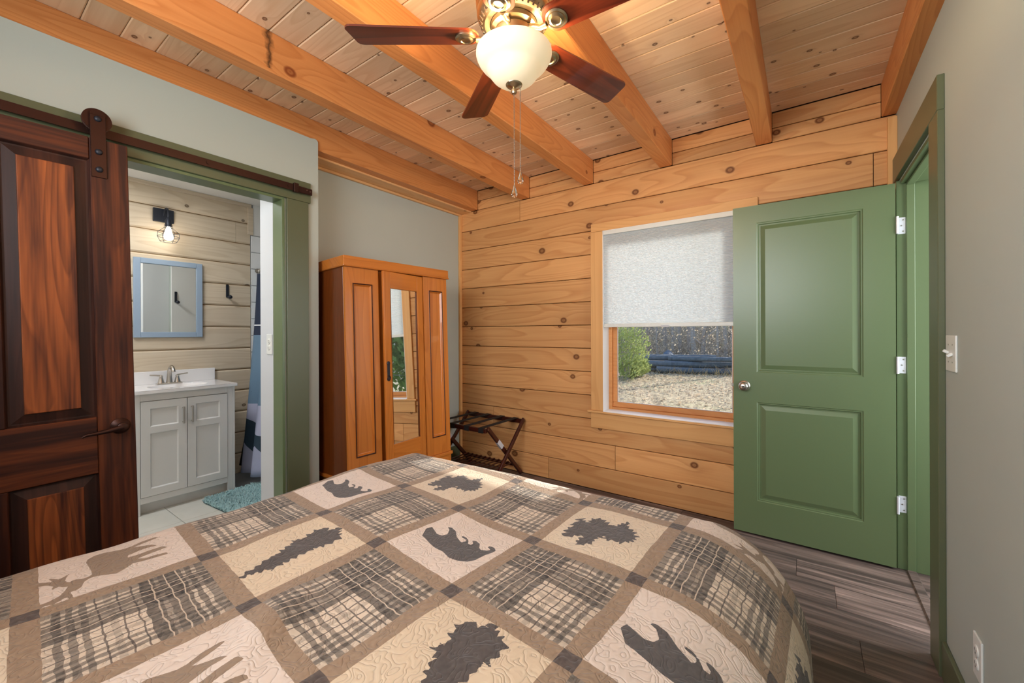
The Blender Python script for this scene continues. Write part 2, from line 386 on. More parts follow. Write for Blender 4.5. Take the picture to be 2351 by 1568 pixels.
# bathroom wall (drywall laps up over the beam), with its door opening
OY0, OY1, OZ = 0.43, 1.232, 2.088
wl_ = B(); wl_.box(XB - 0.11, XB, YN, OY0, 0, 2.455).box(XB - 0.11, XB, OY1, YCOR, 0, 2.455).box(XB - 0.11, XB, OY0, OY1, OZ, 2.455)
wl_.prism([(YN, 2.455), (YCOR, 2.455), (YCOR, 2.505), (YCOR - 0.008, 2.515), (YCOR - 0.02, 2.519), (YCOR - 0.05, 2.513), (YCOR - 0.2, 2.515), (YN, 2.514)], 'x', -2.5845, XB)
tag(wl_.obj('wall_left', 'sage_paint'), 'pale sage drywall around the bathroom doorway', 'wall', kind='structure')
# partition behind it (end of the shower) and alcove wall
wa = B(); wa.box(XA - 0.11, XA, YCOR - 0.02, YF + 0.05, 0, ZC); tag(wa.obj('wall_alcove', 'sage_paint'), 'pale sage alcove wall behind the wardrobe', 'wall', kind='structure')
wp = B(); wp.box(-2.850, XB - 0.11, 1.215, 1.425, 0, 2.45); tag(wp.obj('wall_partition', 'bath_white'), 'white wall end between the bathroom doorway and the shower', 'wall', kind='structure')
# hallway wall with its door opening
DY0, DY1, DZ = 2.236, 2.972, 2.062
wr = B(); wr.box(XR, XR + 0.115, YN, DY0, 0, ZC).box(XR, XR + 0.115, DY1 + 0.018, YF + 0.1, 0, ZC).box(XR, XR + 0.115, DY0, DY1 + 0.018, DZ, ZC)
tag(wr.obj('wall_right', 'sage_paint'), 'pale sage wall beside the green door', 'wall', kind='structure')
# wall behind the camera, with an unseen window added for the fill lamp
n0, n1, m0, m1 = -1.75, 0.05, 1.52, 2.34
wn_ = B(); wn_.box(XB - 0.2, n0, YN - 0.11, YN, 0, ZC).box(n1, XR + 0.1, YN - 0.11, YN, 0, ZC).box(n0, n1, YN - 0.11, YN, 0, m0).box(n0, n1, YN - 0.11, YN, m1, ZC)
tag(wn_.obj('wall_near', 'sage_paint'), 'pale sage wall behind the head of the bed', 'wall', kind='structure')
w2 = thing('fill_window_2', 'added unseen window for fill light in the wall behind the bed head', 'window', kind='structure')
fr2 = B(); fr2.box(n0 - 0.08, n0, YN, YN + 0.02, m0 - 0.08, m1 + 0.08).box(n1, n1 + 0.08, YN, YN + 0.02, m0 - 0.08, m1 + 0.08).box(n0, n1, YN, YN + 0.02, m1, m1 + 0.08).box(n0, n1, YN, YN + 0.02, m0 - 0.08, m0)
fr2.obj('casing', 'trim_pine', w2); bx('pane', 'pane_glass', w2, n0, n1, YN - 0.06, YN - 0.056, m0, m1)
# hallway beyond the door
hw = B(); hw.box(1.56, 1.66, 1.0, 1.9, 0, ZC).box(1.56, 1.66, 3.2, 4.2, 0, ZC).box(1.56, 1.66, 1.9, 3.2, 0, 0.6).box(1.56, 1.66, 1.9, 3.2, 2.3, ZC).box(XR + 0.115, 1.65, 4.2, 4.3, 0, ZC).box(XR + 0.115, 1.65, 0.9, 1.0, 0, ZC)
tag(hw.obj('wall_hallway', 'sage_paint'), 'hallway wall beyond the green door', 'wall', kind='structure')
hf = B(); hf.box(0.535, 1.65, 0.9, 4.3, -0.06, -0.001); tag(hf.obj('floor_hallway', 'floor_vinyl'), 'hallway floor beyond the green door', 'floor', kind='structure')
hc = B(); hc.box(XR + 0.115, 1.65, 0.9, 4.3, ZC, ZC + 0.06); tag(hc.obj('ceiling_hallway', 'ceiling_white'), 'hallway ceiling beyond the green door', 'ceiling', kind='structure')

w3 = thing('fill_window_3', 'added unseen hallway window for fill light beyond the green door', 'window', kind='structure'); bx('pane', 'pane_glass', w3, 1.60, 1.604, 1.9, 3.2, 0.6, 2.3)  # unseen window added to go with the hallway fill lamp
# skirting boards
for nm, d, lab in (('baseboard_right', (XR - 0.014, XR, YN, 2.124, 0, 0.135), 'green baseboard along the wall with the switch'),
                   ('baseboard_alcove', (XA, XA + 0.014, YCOR, YF - 0.034, 0, 0.150), 'green baseboard along the alcove wall'),
                   ('baseboard_left', (XB, XB + 0.014, YN, OY0 - 0.14, 0, 0.135), 'green baseboard along the bathroom wall'),
                   ('baseboard_near', (XB, XR, YN, YN + 0.014, 0, 0.135), 'green baseboard behind the bed head')):
    tag(bx(nm, 'green_trim', None, *d, bev=0.003), lab, 'baseboard', kind='structure')

# green door casing and jambs
tc = thing('trim_5', 'green casing and jamb of the hallway doorway', 'door frame', kind='structure')
bx('side_casing', 'green_trim', tc, XR - 0.020, XR, 2.125, 2.255, 0, 2.070, bev=0.002)
bx('head_casing', 'green_trim', tc, XR - 0.021, XR, 2.125, YF - 0.031, 2.070, 2.200, bev=0.002)
bx('side_casing', 'green_trim', tc, XR - 0.004, XR, 2.985, YF - 0.031, 0, 2.069, bev=0.001)
bx('jamb', 'green_paint', tc, XR - 0.016, XR + 0.130, DY1, DY1 + 0.018, 0, DZ, bev=0.001)
bx('jamb', 'green_paint', tc, XR, XR + 0.130, DY0, DY0 + 0.018, 0, DZ, bev=0.001)
bx('jamb', 'green_paint', tc, XR, XR + 0.130, DY0 + 0.018, DY1, DZ - 0.018, DZ, bev=0.001)
for d in ((XR + 0.022, XR + 0.055, DY1 - 0.012, DY1, 0, DZ - 0.018), (XR + 0.022, XR + 0.055, DY0 + 0.018, DY0 + 0.03, 0, DZ - 0.018), (XR + 0.022, XR + 0.055, DY0 + 0.03, DY1 - 0.012, DZ - 0.030, DZ - 0.018)):
    bx('door_stop', 'green_paint', tc, *d, bev=0.002)
bx('far_casing', 'green_trim', tc, XR + 0.115, XR + 0.135, DY0 - 0.1, DY0, 0, 2.16, bev=0.002)
bx('far_casing', 'green_trim', tc, XR + 0.115, XR + 0.135, DY1 + 0.018, DY1 + 0.1, 0, 2.16, bev=0.002)
tag(B().prism([(XR + 0.015, 0), (XR + 0.06, 0), (XR + 0.054, 0.009), (XR + 0.021, 0.009)], 'y', DY0 + 0.02, DY1 - 0.014).obj('trim_6', 'floor_vinyl'), 'brown threshold strip across the hallway doorway floor', 'trim', kind='structure')

# bathroom doorway casing and jambs
tb = thing('trim_7', 'green casing and jamb of the bathroom doorway', 'door frame', kind='structure')
bx('side_casing', 'green_trim', tb, XB, XB + 0.020, 1.238, 1.372, 0, 2.086, bev=0.002)
bx('side_casing', 'green_trim', tb, XB, XB + 0.020, OY0 - 0.134, OY0, 0, 2.086, bev=0.002)
bx('head_casing', 'green_trim', tb, XB, XB + 0.021, OY0 - 0.9, 1.386, 2.087, 2.213, bev=0.002)
bx('jamb', 'green_paint', tb, XB - 0.112, XB + 0.004, OY1 - 0.016, OY1, 0, OZ, bev=0.001)
bx('jamb', 'green_paint', tb, XB - 0.112, XB + 0.004, OY0, OY0 + 0.016, 0, OZ, bev=0.001)
bx('jamb', 'green_paint', tb, XB - 0.112, XB + 0.004, OY0 + 0.016, OY1 - 0.016, OZ - 0.016, OZ, bev=0.001)

# ------------------------------------------------------------------ bathroom shell
wb = thing('wall_bathroom', 'pale pine log wall of the bathroom', 'wall', kind='structure')
bx('core', 'bath_gap', wb, XBL - 0.12, XBL - 0.010, -0.5, 3.1, 0, 2.5)
for i in range(13):
    z1, z0 = zs[i], zs[i + 1]; c = 0.014
    segs = [(-0.4, 1.565), (1.565, 1.684)] if i == 1 else [(-0.4, 1.684)]
    for a, b in segs:
        B().prism([(XBL - 0.02, z0 + .001), (XBL - 0.02, z1 - .001), (XBL - 0.012, z1 - .001), (XBL, z1 - c), (XBL + 0.002, (z0 + z1) / 2), (XBL, z0 + c), (XBL - 0.012, z0 + .001)], 'y', a + 0.001, b - 0.001).obj('log', 'bath_pine', wb)
bx('top_strip', 'bath_pine', wb, XBL, XBL + 0.016, -0.4, 1.69, 2.418, 2.449, bev=0.002)
bx('end_strip', 'bath_pine', wb, XBL, XBL + 0.016, 1.66, 1.705, 2.17, 2.418, bev=0.002)
tag(bx('wall_bathroom_side', 'white_paint', None, XBL - 0.1, XB - 0.11, -0.5, -0.4, 0, 2.5), 'white bathroom wall hidden behind the barn door', 'wall', kind='structure')
tag(bx('wall_bathroom_end', 'white_paint', None, XBL - 0.1, XA - 0.11, 2.55, 2.65, 0, 2.5), 'white end wall of the shower', 'wall', kind='structure')
tag(bx('wall_bathroom_inner', 'white_paint', None, XB - 0.125, XB - 0.11, -0.4, OY0, 0, 2.45), 'pale inner face of the bathroom wall', 'wall', kind='structure')
tag(bx('ceiling_bathroom', 'ceiling_white', None, XBL - 0.1, XB - 0.11, -0.5, 2.65, 2.45, 2.50), 'white bathroom ceiling', 'ceiling', kind='structure')
# shower wall tiles
wt = bx('wall_shower', 'grout', None, XBL - 0.010, XBL + 0.002, 1.686, 2.55, 0, 2.45); tag(wt, 'white tiled shower wall', 'wall', kind='structure')
bx('painted_top', 'white_paint', wt, XBL + 0.002, XBL + 0.008, 1.706, 2.55, 2.17, 2.45)
zt = 2.165
while zt > 0.4:
    for j, (a, b) in enumerate(((1.690, 1.766), (1.769, 1.919), (1.922, 2.072), (2.075, 2.225), (2.228, 2.378), (2.381, 2.53))):
        zo = 0.0 if j % 2 == 0 else 0.038
        if j == 0: bx('tile', 'wall_tile', wt, XBL + 0.002, XBL + 0.010, a, b, zt - 0.150, zt - 0.003, bev=0.001)
        else:
            for q in (0, 1): bx('tile', 'wall_tile', wt, XBL + 0.002, XBL + 0.010, a, b, zt - 0.0765 * (q + 1) + zo, zt - 0.003 - 0.0765 * q + zo, bev=0.001)
    zt -= 0.153
# bathroom floor tiles
fb = B().box(XBL, XB - 0.11, -0.4, 1.42, -0.05, 0.010).box(XBL, XA - 0.11, 1.42, 2.55, -0.05, 0.010).obj('floor_bathroom', 'grout'); tag(fb, 'pale tiled bathroom floor', 'floor', kind='structure')
for i in range(3):
    for j in range(7):
        x0 = XBL + 0.66 - 0.61 * (2 - i) + 0.12; y0 = 0.954 - 0.305 * 4 + 0.305 * j
        a, b, c_, d = max(x0, XBL), min(x0 + 0.607, XB - 0.11), max(y0, -0.4), min(y0 + 0.302, 1.42)
        if b - a > 0.02 and d - c_ > 0.02: bx('tile', 'bath_tile_floor', fb, a, b, c_, d, 0.010, 0.016, bev=0.001)

tag(bx('trim_8', 'floor_vinyl', None, XB - 0.11, XB + 0.0, OY0, OY1, -0.006, 0.016, bev=0.004), 'threshold strip under the bathroom doorway', 'trim', kind='structure')
# ------------------------------------------------------------------ window in the log wall
w1 = thing('window_1', 'double-hung window in the log wall', 'window', kind='structure')
yc = YF - 0.021
bx('side_casing', 'trim_pine_v', w1, -1.392, wx0, yc, YF - 0.001, 0.642, 2.062, bev=0.002)
bx('side_casing', 'trim_pine_v', w1, wx1, -0.232, yc, YF - 0.001, 0.642, 2.062, bev=0.002)
bx('head_casing', 'trim_pine', w1, -1.388, -0.236, yc - 0.002, YF - 0.001, 2.063, 2.128, bev=0.002)
bx('stool', 'trim_pine', w1, -1.420, -0.204, yc - 0.012, YF + 0.02, 0.622, 0.641, bev=0.003)
bx('apron', 'trim_pine', w1, -1.394, -0.230, yc, YF - 0.001, 0.502, 0.6215, bev=0.002)
jb = B(); jb.box(wx0 - 0.002, wx0 + 0.003, YF - 0.02, YF + 0.095, wz0, wz1).box(wx1 - 0.003, wx1 + 0.002, YF - 0.02, YF + 0.095, wz0, wz1).box(wx0, wx1, YF - 0.02, YF + 0.095, wz1 - 0.003, wz1 + 0.003)
jb.obj('jamb_liner', 'white_paint', w1)
bx('inner_sill', 'white_paint', w1, wx0 + 0.003, wx1 - 0.003, YF - 0.032, YF + 0.095, 0.630, 0.6435, bev=0.001)
y0 = YF + 0.092
for d in ((wx0, wx0 + 0.030, 0.64, wz1), (wx1 - 0.030, wx1, 0.64, wz1), (wx0 + 0.03, wx1 - 0.03, 0.640, 0.662), (wx0 + 0.03, wx1 - 0.03, wz1 - 0.022, wz1)):
    bx('frame', 'window_wood', w1, d[0], d[1], y0, y0 + 0.075, d[2], d[3], bev=0.002)
for zz0, zz1, dy in ((0.662, 1.365, 0.018), (1.335, wz1 - 0.022, 0.048)):
    sh = bx('sash', 'window_wood', w1, wx0 + 0.03, wx1 - 0.03, y0 + dy, y0 + dy + 0.028, zz0, zz0 + 0.040, bev=0.003)
    for d in ((wx0 + 0.03, wx0 + 0.066, zz0 + 0.040, zz1), (wx1 - 0.066, wx1 - 0.03, zz0 + 0.040, zz1), (wx0 + 0.066, wx1 - 0.066, zz1 - 0.036, zz1)):
        bx('sash', 'window_wood', w1, d[0], d[1], y0 + dy, y0 + dy + 0.028, d[2], d[3], bev=0.003)
    bx('pane', 'pane_glass', w1, wx0 + 0.066, wx1 - 0.066, y0 + dy + 0.012, y0 + dy + 0.016, zz0 + 0.040, zz1 - 0.036)
    gk = B()
    for d in ((wx0 + 0.066, wx0 + 0.070, zz0 + 0.04, zz1 - .036), (wx1 - 0.070, wx1 - 0.066, zz0 + 0.04, zz1 - .036), (wx0 + .07, wx1 - .07, zz0 + .04, zz0 + .044), (wx0 + .07, wx1 - .07, zz1 - .04, zz1 - .036)):
        gk.box(d[0], d[1], y0 + dy + 0.008, y0 + dy + 0.012, d[2], d[3])
    gk.obj('gasket', 'grey_plastic', w1)

# cellular shade
sh = thing('cellular_shade', 'pale grey pleated cellular shade drawn halfway down the window', 'window shade', (0, 0, 0))
x0, x1, ys = wx0 + 0.004, wx1 - 0.004, YF - 0.020
bx('headrail', 'plate_white', sh, x0, x1, ys - 0.004, ys + 0.04, 2.028, 2.060, bev=0.004, seg=2)
n = 74; z_t, z_b = 2.028, 1.330
for nm, sgn in (('pleats', -1), ('back_pleats', 1)):
    pl = B(); prev = None
    for i in range(2 * n + 1):
        z = z_t - (z_t - z_b) * i / (2 * n); yy = ys + 0.018 + sgn * (0.004 + (0.0035 if i % 2 else 0.0))
        cur = [pl.bm.verts.new((x0 + 0.002, yy, z)), pl.bm.verts.new((x1 - 0.002, yy, z))]
        if prev: pl.bm.faces.new((prev[0], prev[1], cur[1], cur[0]))
        prev = cur
    pl.obj(nm, 'shade_cloth', sh)
bx('bottom_rail', 'plate_white', sh, x0 + 0.001, x1 - 0.001, ys + 0.006, ys + 0.034, 1.302, 1.330, bev=0.005, seg=2)
bx('pull_tab', 'grey_plastic', sh, -0.845, -0.785, ys - 0.003, ys + 0.006, 1.300, 1.314, bev=0.002)
# ================================================================== GREEN DOOR
d1 = thing('door_1', 'open green two-panel door', 'door', (0, 0, 0), kind='structure')
x0, x1, yf, yb, z0, z1 = -0.365, 0.397, 2.940, 2.975, 0.012, 2.044
def flush_panels(b, P, outer, rects, steps):
    """a flat face with rectangular panels let into it; rects share the same a-range"""
    a0, a1, c0, c1 = outer; r0, r1 = rects[0][0], rects[0][1]
    zz = [c0] + [v for r in rects for v in (r[2], r[3])] + [c1]
    for i in range(len(zz) - 1):
        b.quad(P(a0, zz[i], 0), P(r0, zz[i], 0), P(r0, zz[i + 1], 0), P(a0, zz[i + 1], 0)); b.quad(P(r1, zz[i], 0), P(a1, zz[i], 0), P(a1, zz[i + 1], 0), P(r1, zz[i + 1], 0))
        if i % 2 == 0: b.quad(P(r0, zz[i], 0), P(r1, zz[i], 0), P(r1, zz[i + 1], 0), P(r0, zz[i + 1], 0))
    for r in rects: b.rings(P, r, steps)
lf = B()
rects = [(-0.237, 0.266, 0.219, 0.828), (-0.237, 0.266, 1.012, 1.935)]
steps = [(0, 0), (0.004, 0.003), (0.010, 0.003), (0.014, 0.011), (0.022, 0.011), (0.046, 0.003), (0.047, 0.003)]
flush_panels(lf, lambda a, z, d: (a, yf + d, z), (x0, x1, z0, z1), rects, steps)
flush_panels(lf, lambda a, z, d: (a, yb - d, z), (x0, x1, z0, z1), rects, steps)
for q in (((x0, z0), (x0, z1)), ((x0, z1), (x1, z1)), ((x1, z1), (x1, z0)), ((x1, z0), (x0, z0))):
    lf.quad((q[0][0], yf, q[0][1]), (q[1][0], yf, q[1][1]), (q[1][0], yb, q[1][1]), (q[0][0], yb, q[0][1]))
bmesh.ops.remove_doubles(lf.bm, verts=lf.bm.verts, dist=1e-5)
lf.obj('door_leaf', 'green_paint', d1)
MY = lambda loc, sg=1: Matrix.Translation(loc) @ Matrix.Rotation(math.radians(90 * sg), 4, 'X')
for sg, yy in ((1, yf), (-1, yb)):
    kb = B().lathe([(0.032, 0.0), (0.032, 0.004), (0.027, 0.008), (0.013, 0.012), (0.012, 0.030), (0.022, 0.036), (0.0265, 0.044), (0.026, 0.053), (0.020, 0.060), (0.008, 0.0625)], n=28, M=MY((-0.305, yy, 0.926), sg)).obj('knob', 'nickel', d1, True, 50)
    B().lathe([(0.006, 0.0625), (0.006, 0.064), (0.002, 0.064)], n=16, M=MY((-0.305, yy, 0.926), sg)).obj('lock_button', 'slot_dark', kb)
bx('latch', 'nickel', d1, x0 - 0.012, x0 + 0.001, 2.951, 2.963, 0.916, 0.936, bev=0.002)
for zc in (1.822, 1.083, 0.345):
    h = B().box(0.404, 0.4045, 2.944, 2.970, zc - 0.044, zc + 0.044).box(0.409, 0.440, DY1 - 0.0025, DY1, zc - 0.044, zc + 0.044, 0.001).obj('hinge', 'hinge_white', d1)
    B().cyl((0.4035, yf - 0.002, zc - 0.045), (0.4035, yf - 0.002, zc + 0.045), 0.0058, n=12).obj('hinge_pin', 'hinge_white', h, True)
    sc_ = B()
    for dz in (-0.03, 0.0, 0.03): sc_.cyl((0.430 if dz else 0.423, DY1 - 0.004, zc + dz), (0.430 if dz else 0.423, DY1 - 0.002, zc + dz), 0.0035, n=10)
    sc_.obj('screw', 'nickel', h)

# ================================================================== BARN DOOR, RAIL
bd = thing('door_2', 'dark stained sliding barn door with raised panels', 'door', (-2.495, 0.541, 0.026), (math.radians(1.12), 0, 0), kind='structure')
Wd, Hd, T = 0.86, 2.075, 0.036
ycols = [(-Wd, -Wd + 0.122), (-0.491, -0.369), (-0.122, 0.0)]
zr = [(0.0, 0.20), (0.645, 0.885), (1.982, Hd)]
for a, b in (ycols[0], ycols[2]): B().box(0, T, a + .0005, b - .0005, 0, Hd, 0.003).obj('stile', 'barn_v', bd)
for c0, c1 in zr: B().box(0.0005, T - 0.0008, -Wd + 0.1225, -0.1225, c0, c1, 0.003).obj('rail', 'barn_h', bd)
for c0, c1 in ((0.20, 0.645), (0.885, 1.982)):
    B().box(0.0005, T - 0.0006, ycols[1][0], ycols[1][1], c0 + .0005, c1 - .0005, 0.003).obj('stile', 'barn_v', bd)
    for a, b in ((-Wd + 0.122, -0.491), (-0.369, -0.122)):
        p = B(); p.rings(lambda u, v, d: (T - d, u, v), (a, b, c0, c1), [(0, 0.004), (0.006, 0.017), (0.012, 0.017), (0.046, 0.007)], close=False)
        p.obj('panel_bevel', 'barn_burnt', bd)
        p = B(); p.rings(lambda u, v, d: (T - d, u, v), (a, b, c0, c1), [(0.046, 0.007), (0.047, 0.003), (0.049, 0.002)])
        p.rings(lambda u, v, d: (d, u, v), (a, b, c0, c1), [(0, 0.004), (0.006, 0.012), (0.05, 0.004)])
        p.obj('panel', 'barn_panel', bd)
# lever handle
hd = thing('lever_handle', None, None); hd.parent = bd; hd.name = 'lever_handle'
MX = lambda loc: Matrix.Translation(loc) @ Matrix.Rotation(math.radians(90), 4, 'Y')
B().lathe([(0.034, 0), (0.034, 0.006), (0.026, 0.012), (0.014, 0.016), (0.012, 0.034), (0.019, 0.040), (0.019, 0.052), (0.012, 0.056)], n=28, M=MX((T, -0.052, 0.834))).obj('rose', 'bronze', hd, True, 50)
lv = [(T + 0.048, -0.052 - t * 0.125, 0.834 - 0.006 * math.sin(t * 3.1) - 0.012 * t * t - (0.006 if t > .9 else 0)) for t in [i / 9 for i in range(10)]]
B().tube(lv, [0.0125, 0.0122, 0.0115, 0.0105, 0.0095, 0.0085, 0.0075, 0.0068, 0.006, 0.0045], 12).obj('lever', 'bronze', hd, True, 60)
# rail bolted to the header
rl = thing('barn_door_rail', 'dark bronze flat steel rail above the bathroom doorway', 'rail', (XB, 0, 2.15))
B().box(0.045, 0.051, -0.62, 1.275, -0.020, 0.020, 0.001).obj('bar', 'bronze', rl)
for yy in (-0.5, -0.08, 0.388, 0.825, 1.235):
    bo = B().cyl((0.051, yy, 0.002), (0.055, yy, 0.002), 0.009, n=6).cyl((0.0215, yy, 0.002), (0.045, yy, 0.002), 0.008, n=12).obj('bolt', 'bronze', rl)
st = B().box(0.040, 0.062, 1.262, 1.290, -0.028, 0.028, 0.002).box(0.040, 0.050, 1.290, 1.380, -0.020, 0.018, 0.002).box(0.021, 0.040, 1.27, 1.286, -0.012, 0.012).obj('end_stop', 'bronze', rl)
B().cyl((0.050, 1.365, 0.0), (0.0515, 1.365, 0.0), 0.003, n=8).cyl((0.050, 1.345, 0.004), (0.0515, 1.345, 0.004), 0.0025, n=8).obj('screw', 'nickel', rl)
# hangers (ride on the rail, bolted to the door)
for yy in (0.447, -0.24):
    hg = thing('roller_hanger', None, None); hg.parent = bd
    hg.location = (0, yy - 0.541, 0); ox = 0.0
    zt_, zb_ = 2.223 - 0.026, 1.935 - 0.026
    s = B().box(T, T + 0.006, -0.024, 0.024, zb_, zt_ - 0.024, 0.001)
    s.prism([(0.024 * math.cos(t), zt_ - 0.024 + 0.024 * math.sin(t)) for t in [math.pi * i / 12 for i in range(13)]], 'x', T, T + 0.006)
    s.obj('strap', 'bronze', hg)
    B().lathe([(0.047, 0), (0.047, 0.005), (0.040, 0.007), (0.040, 0.013), (0.047, 0.015), (0.047, 0.020)], n=36, M=MX((T - 0.026, 0, zt_ - 0.040))).obj('wheel', 'bronze', hg, True, 30)
    for zc in (zt_ - 0.040, zt_ - 0.180, zt_ - 0.255):
        B().lathe([(0.012, 0), (0.012, 0.004), (0.009, 0.008), (0.003, 0.010)], n=16, M=MX((T + 0.006, 0, zc))).obj('bolt', 'black_iron', hg, True, 40)

# ================================================================== CEILING FAN
FX, FY = -0.8095, 1.156
fan = thing('ceiling_fan', 'antique nickel ceiling fan with five mahogany blades and a glass bowl light', 'ceiling fan', (FX, FY, 2.27))
hb = B().lathe([(0.075, 0.060), (0.082, 0.048), (0.100, 0.046), (0.112, 0.052), (0.121, 0.066), (0.126, 0.078), (0.1265, 0.088), (0.123, 0.092), (0.126, 0.096), (0.129, 0.108), (0.126, 0.114), (0.130, 0.120), (0.131, 0.134), (0.127, 0.142), (0.131, 0.148), (0.130, 0.160), (0.122, 0.172), (0.100, 0.180), (0.100, 0.190)], n=64)
hs = hb.obj('motor_housing', 'antique_nickel', fan, True, 28)
sl = B()
for i in range(36):
    t = 2 * math.pi * i / 36
    M = Matrix.Rotation(t, 4, 'Z') @ Matrix.Translation((0.1135, 0, 0.0535)) @ Matrix.Rotation(math.radians(-50), 4, 'Y')
    sl.box(-0.0085, 0.0085, -0.0032, 0.0032, -0.0014, 0.0014, 0.001, 1, M)
sl.obj('vent_slots', 'dark_slot', hs)
B().lathe([(0.040, -0.010), (0.062, -0.004), (0.066, 0.010), (0.066, 0.022), (0.058, 0.028), (0.078, 0.034), (0.080, 0.048), (0.070, 0.052)], n=40).obj('hub', 'antique_nickel', fan, True, 28)
B().lathe([(0.056, -0.052), (0.060, -0.046), (0.052, -0.040), (0.048, -0.012), (0.056, -0.008), (0.046, 0.004)], n=32).obj('fitter', 'antique_nickel', fan, True, 28)
bowl_p = [(r_, -0.158 + (z_ + 0.158) * 0.80) for r_, z_ in [(0.004, -0.158), (0.022, -0.157), (0.042, -0.151), (0.060, -0.140), (0.074, -0.126), (0.085, -0.108), (0.0915, -0.094), (0.096, -0.086), (0.104, -0.080), (0.114, -0.068), (0.122, -0.054), (0.1275, -0.040), (0.130, -0.028), (0.1295, -0.018), (0.125, -0.016), (0.126, -0.028), (0.1235, -0.040), (0.118, -0.054), (0.108, -0.068)]]
B().lathe(bowl_p, n=56, capt=False).obj('glass_bowl', 'bowl_glass', fan, True, 60)
fin = B().lathe([(0.003, -0.188), (0.008, -0.186), (0.0105, -0.180), (0.0095, -0.173), (0.005, -0.169), (0.008, -0.167), (0.022, -0.163), (0.028, -0.158), (0.029, -0.155), (0.024, -0.153)], n=28).obj('finial', 'antique_nickel', fan, True, 40)
cen = [1.0, 73.0, 145.0, 217.0, 289.0]
for i, a in enumerate(cen):
    Mz = Matrix.Rotation(math.radians(a), 4, 'Z')
    bl = B(); w0, w1, r0, r1 = 0.050, 0.062, 0.120, 0.560
    pts = []
    for t in [math.pi / 2 + math.pi * j / 12 for j in range(13)]: pts.append((r0 + w0 * 0.8 + w0 * 0.8 * math.cos(t), w0 * math.sin(t)))
    c = 0.022
    for t in [-math.pi / 2 + math.pi / 2 * j / 4 for j in range(5)]: pts.append((r1 - c + c * math.cos(t) - 0.012, -w1 + c + c * math.sin(t)))
    for t in [math.pi / 2 * j / 4 for j in range(5)]: pts.append((r1 - c + c * math.cos(t), w1 - c + c * math.sin(t)))
    bl.prism(pts, 'z', -0.003, 0.003)
    o = bl.obj('blade', 'blade_mahogany', fan); o.matrix_local = Mz @ Matrix.Translation((0, 0, 0.008)) @ Matrix.Rotation(math.radians(-11), 4, 'X')
    ir = B().tube([(0.058, 0, 0.016), (0.085, 0, 0.006), (0.105, 0, -0.006), (0.130, 0, -0.007)], [0.010, 0.009, 0.008, 0.010], 10)
    iro = ir.obj('blade_iron', 'antique_nickel', fan, True, 50); iro.matrix_local = Mz @ Matrix.Translation((0, 0, 0.004))
    md = B().lathe([(0.036, 0.006), (0.036, -0.001), (0.031, -0.005), (0.026, -0.004), (0.021, -0.008), (0.017, -0.009), (0.015, -0.006), (0.004, -0.005)], n=32, M=Matrix.Translation((0.165, 0, -0.003)) @ Matrix.Rotation(math.radians(-11), 4, 'X')).obj('medallion', 'antique_nickel', iro, True, 35)
cv = Vector((math.cos(YAW), math.sin(YAW), 0))
for k_, (off, zb_, nm) in enumerate(((Vector((0, 0, 0)), 1.772, 'pull_chain'), (cv * 0.021 - F_ * 0.0, 1.818, 'pull_chain'))):
    ch = B(); zt_ = 2.082 if k_ == 0 else 2.108; p = off + Vector((0, 0, 0)); n_ = int((zt_ - zb_) / 0.0052)
    for i in range(n_):
        c = Vector((p.x, p.y, zt_ - 2.27 - 0.0052 * i))
        ch.lathe([(0.0004, -0.0022), (0.0019, -0.001), (0.0019, 0.001), (0.0004, 0.0022)], c=c, n=6, capb=False, capt=False)
    ch.cyl((p.x, p.y, zt_ - 2.27), (p.x, p.y, zb_ - 2.27), 0.0005, n=4)
    co = ch.obj(nm, 'nickel', fan, True)
    B().lathe([(0.0015, 0.004), (0.002, -0.002), (0.005, -0.014), (0.0095, -0.026), (0.0105, -0.034), (0.0085, -0.041), (0.003, -0.0445)], c=(p.x, p.y, zb_ - 2.27), n=16).obj('pull_drop', 'crystal', co, False)
for a in (20, 140, 260):      # three bulbs inside the bowl
    ca, sa = math.cos(math.radians(a)), math.sin(math.radians(a))
    B().lathe([(0.006, 0.0), (0.009, 0.012), (0.014, 0.026), (0.010, 0.038), (0.001, 0.043)], n=12, M=Matrix.Translation((ca * 0.058, sa * 0.058, -0.040)) @ Matrix.Rotation(math.radians(a), 4, 'Z') @ Matrix.Rotation(math.radians(90), 4, 'Y')).obj('bulb', 'bulb_glow', fan, True)
    lamp('fan_bulb_light', 'POINT', (FX + ca * 0.088, FY + sa * 0.088, 2.27 - 0.026), 13.0, (1.0, 0.72, 0.40), radius=0.02)

# ================================================================== WARDROBE
LEAN, TURN = math.radians(-2.0), math.radians(-3.0)
wd = thing('wardrobe', 'honey-stained pine wardrobe with a mirrored centre door', 'wardrobe', (-2.283, 1.482, 0.0), (0, LEAN, TURN))
D, Wd, Hh = 0.455, 0.852, 1.735
bx('side_panel', 'wardrobe_dark', wd, -D, -0.02, 0, 0.022, 0.07, Hh, bev=0.002)
bx('side_panel', 'wardrobe_dark', wd, -D, -0.02, Wd - 0.022, Wd, 0.07, Hh, bev=0.002)
bx('back_panel', 'wardrobe_dark', wd, -D, -D + 0.012, 0.022, Wd - 0.022, 0.07, Hh)
bx('top_panel', 'wardrobe_dark', wd, -D, -0.02, 0.022, Wd - 0.022, Hh - 0.02, Hh)
co = B().box(-D - 0.01, 0.014, -0.012, Wd + 0.012, Hh - 0.042, Hh + 0.018, 0.004, 2).obj('cornice', 'wardrobe_pine_h', wd)
B().box(-D - 0.01, 0.019, -0.016, Wd + 0.016, Hh - 0.050, Hh - 0.041, 0.003).obj('bead', 'wardrobe_pine_h', co)
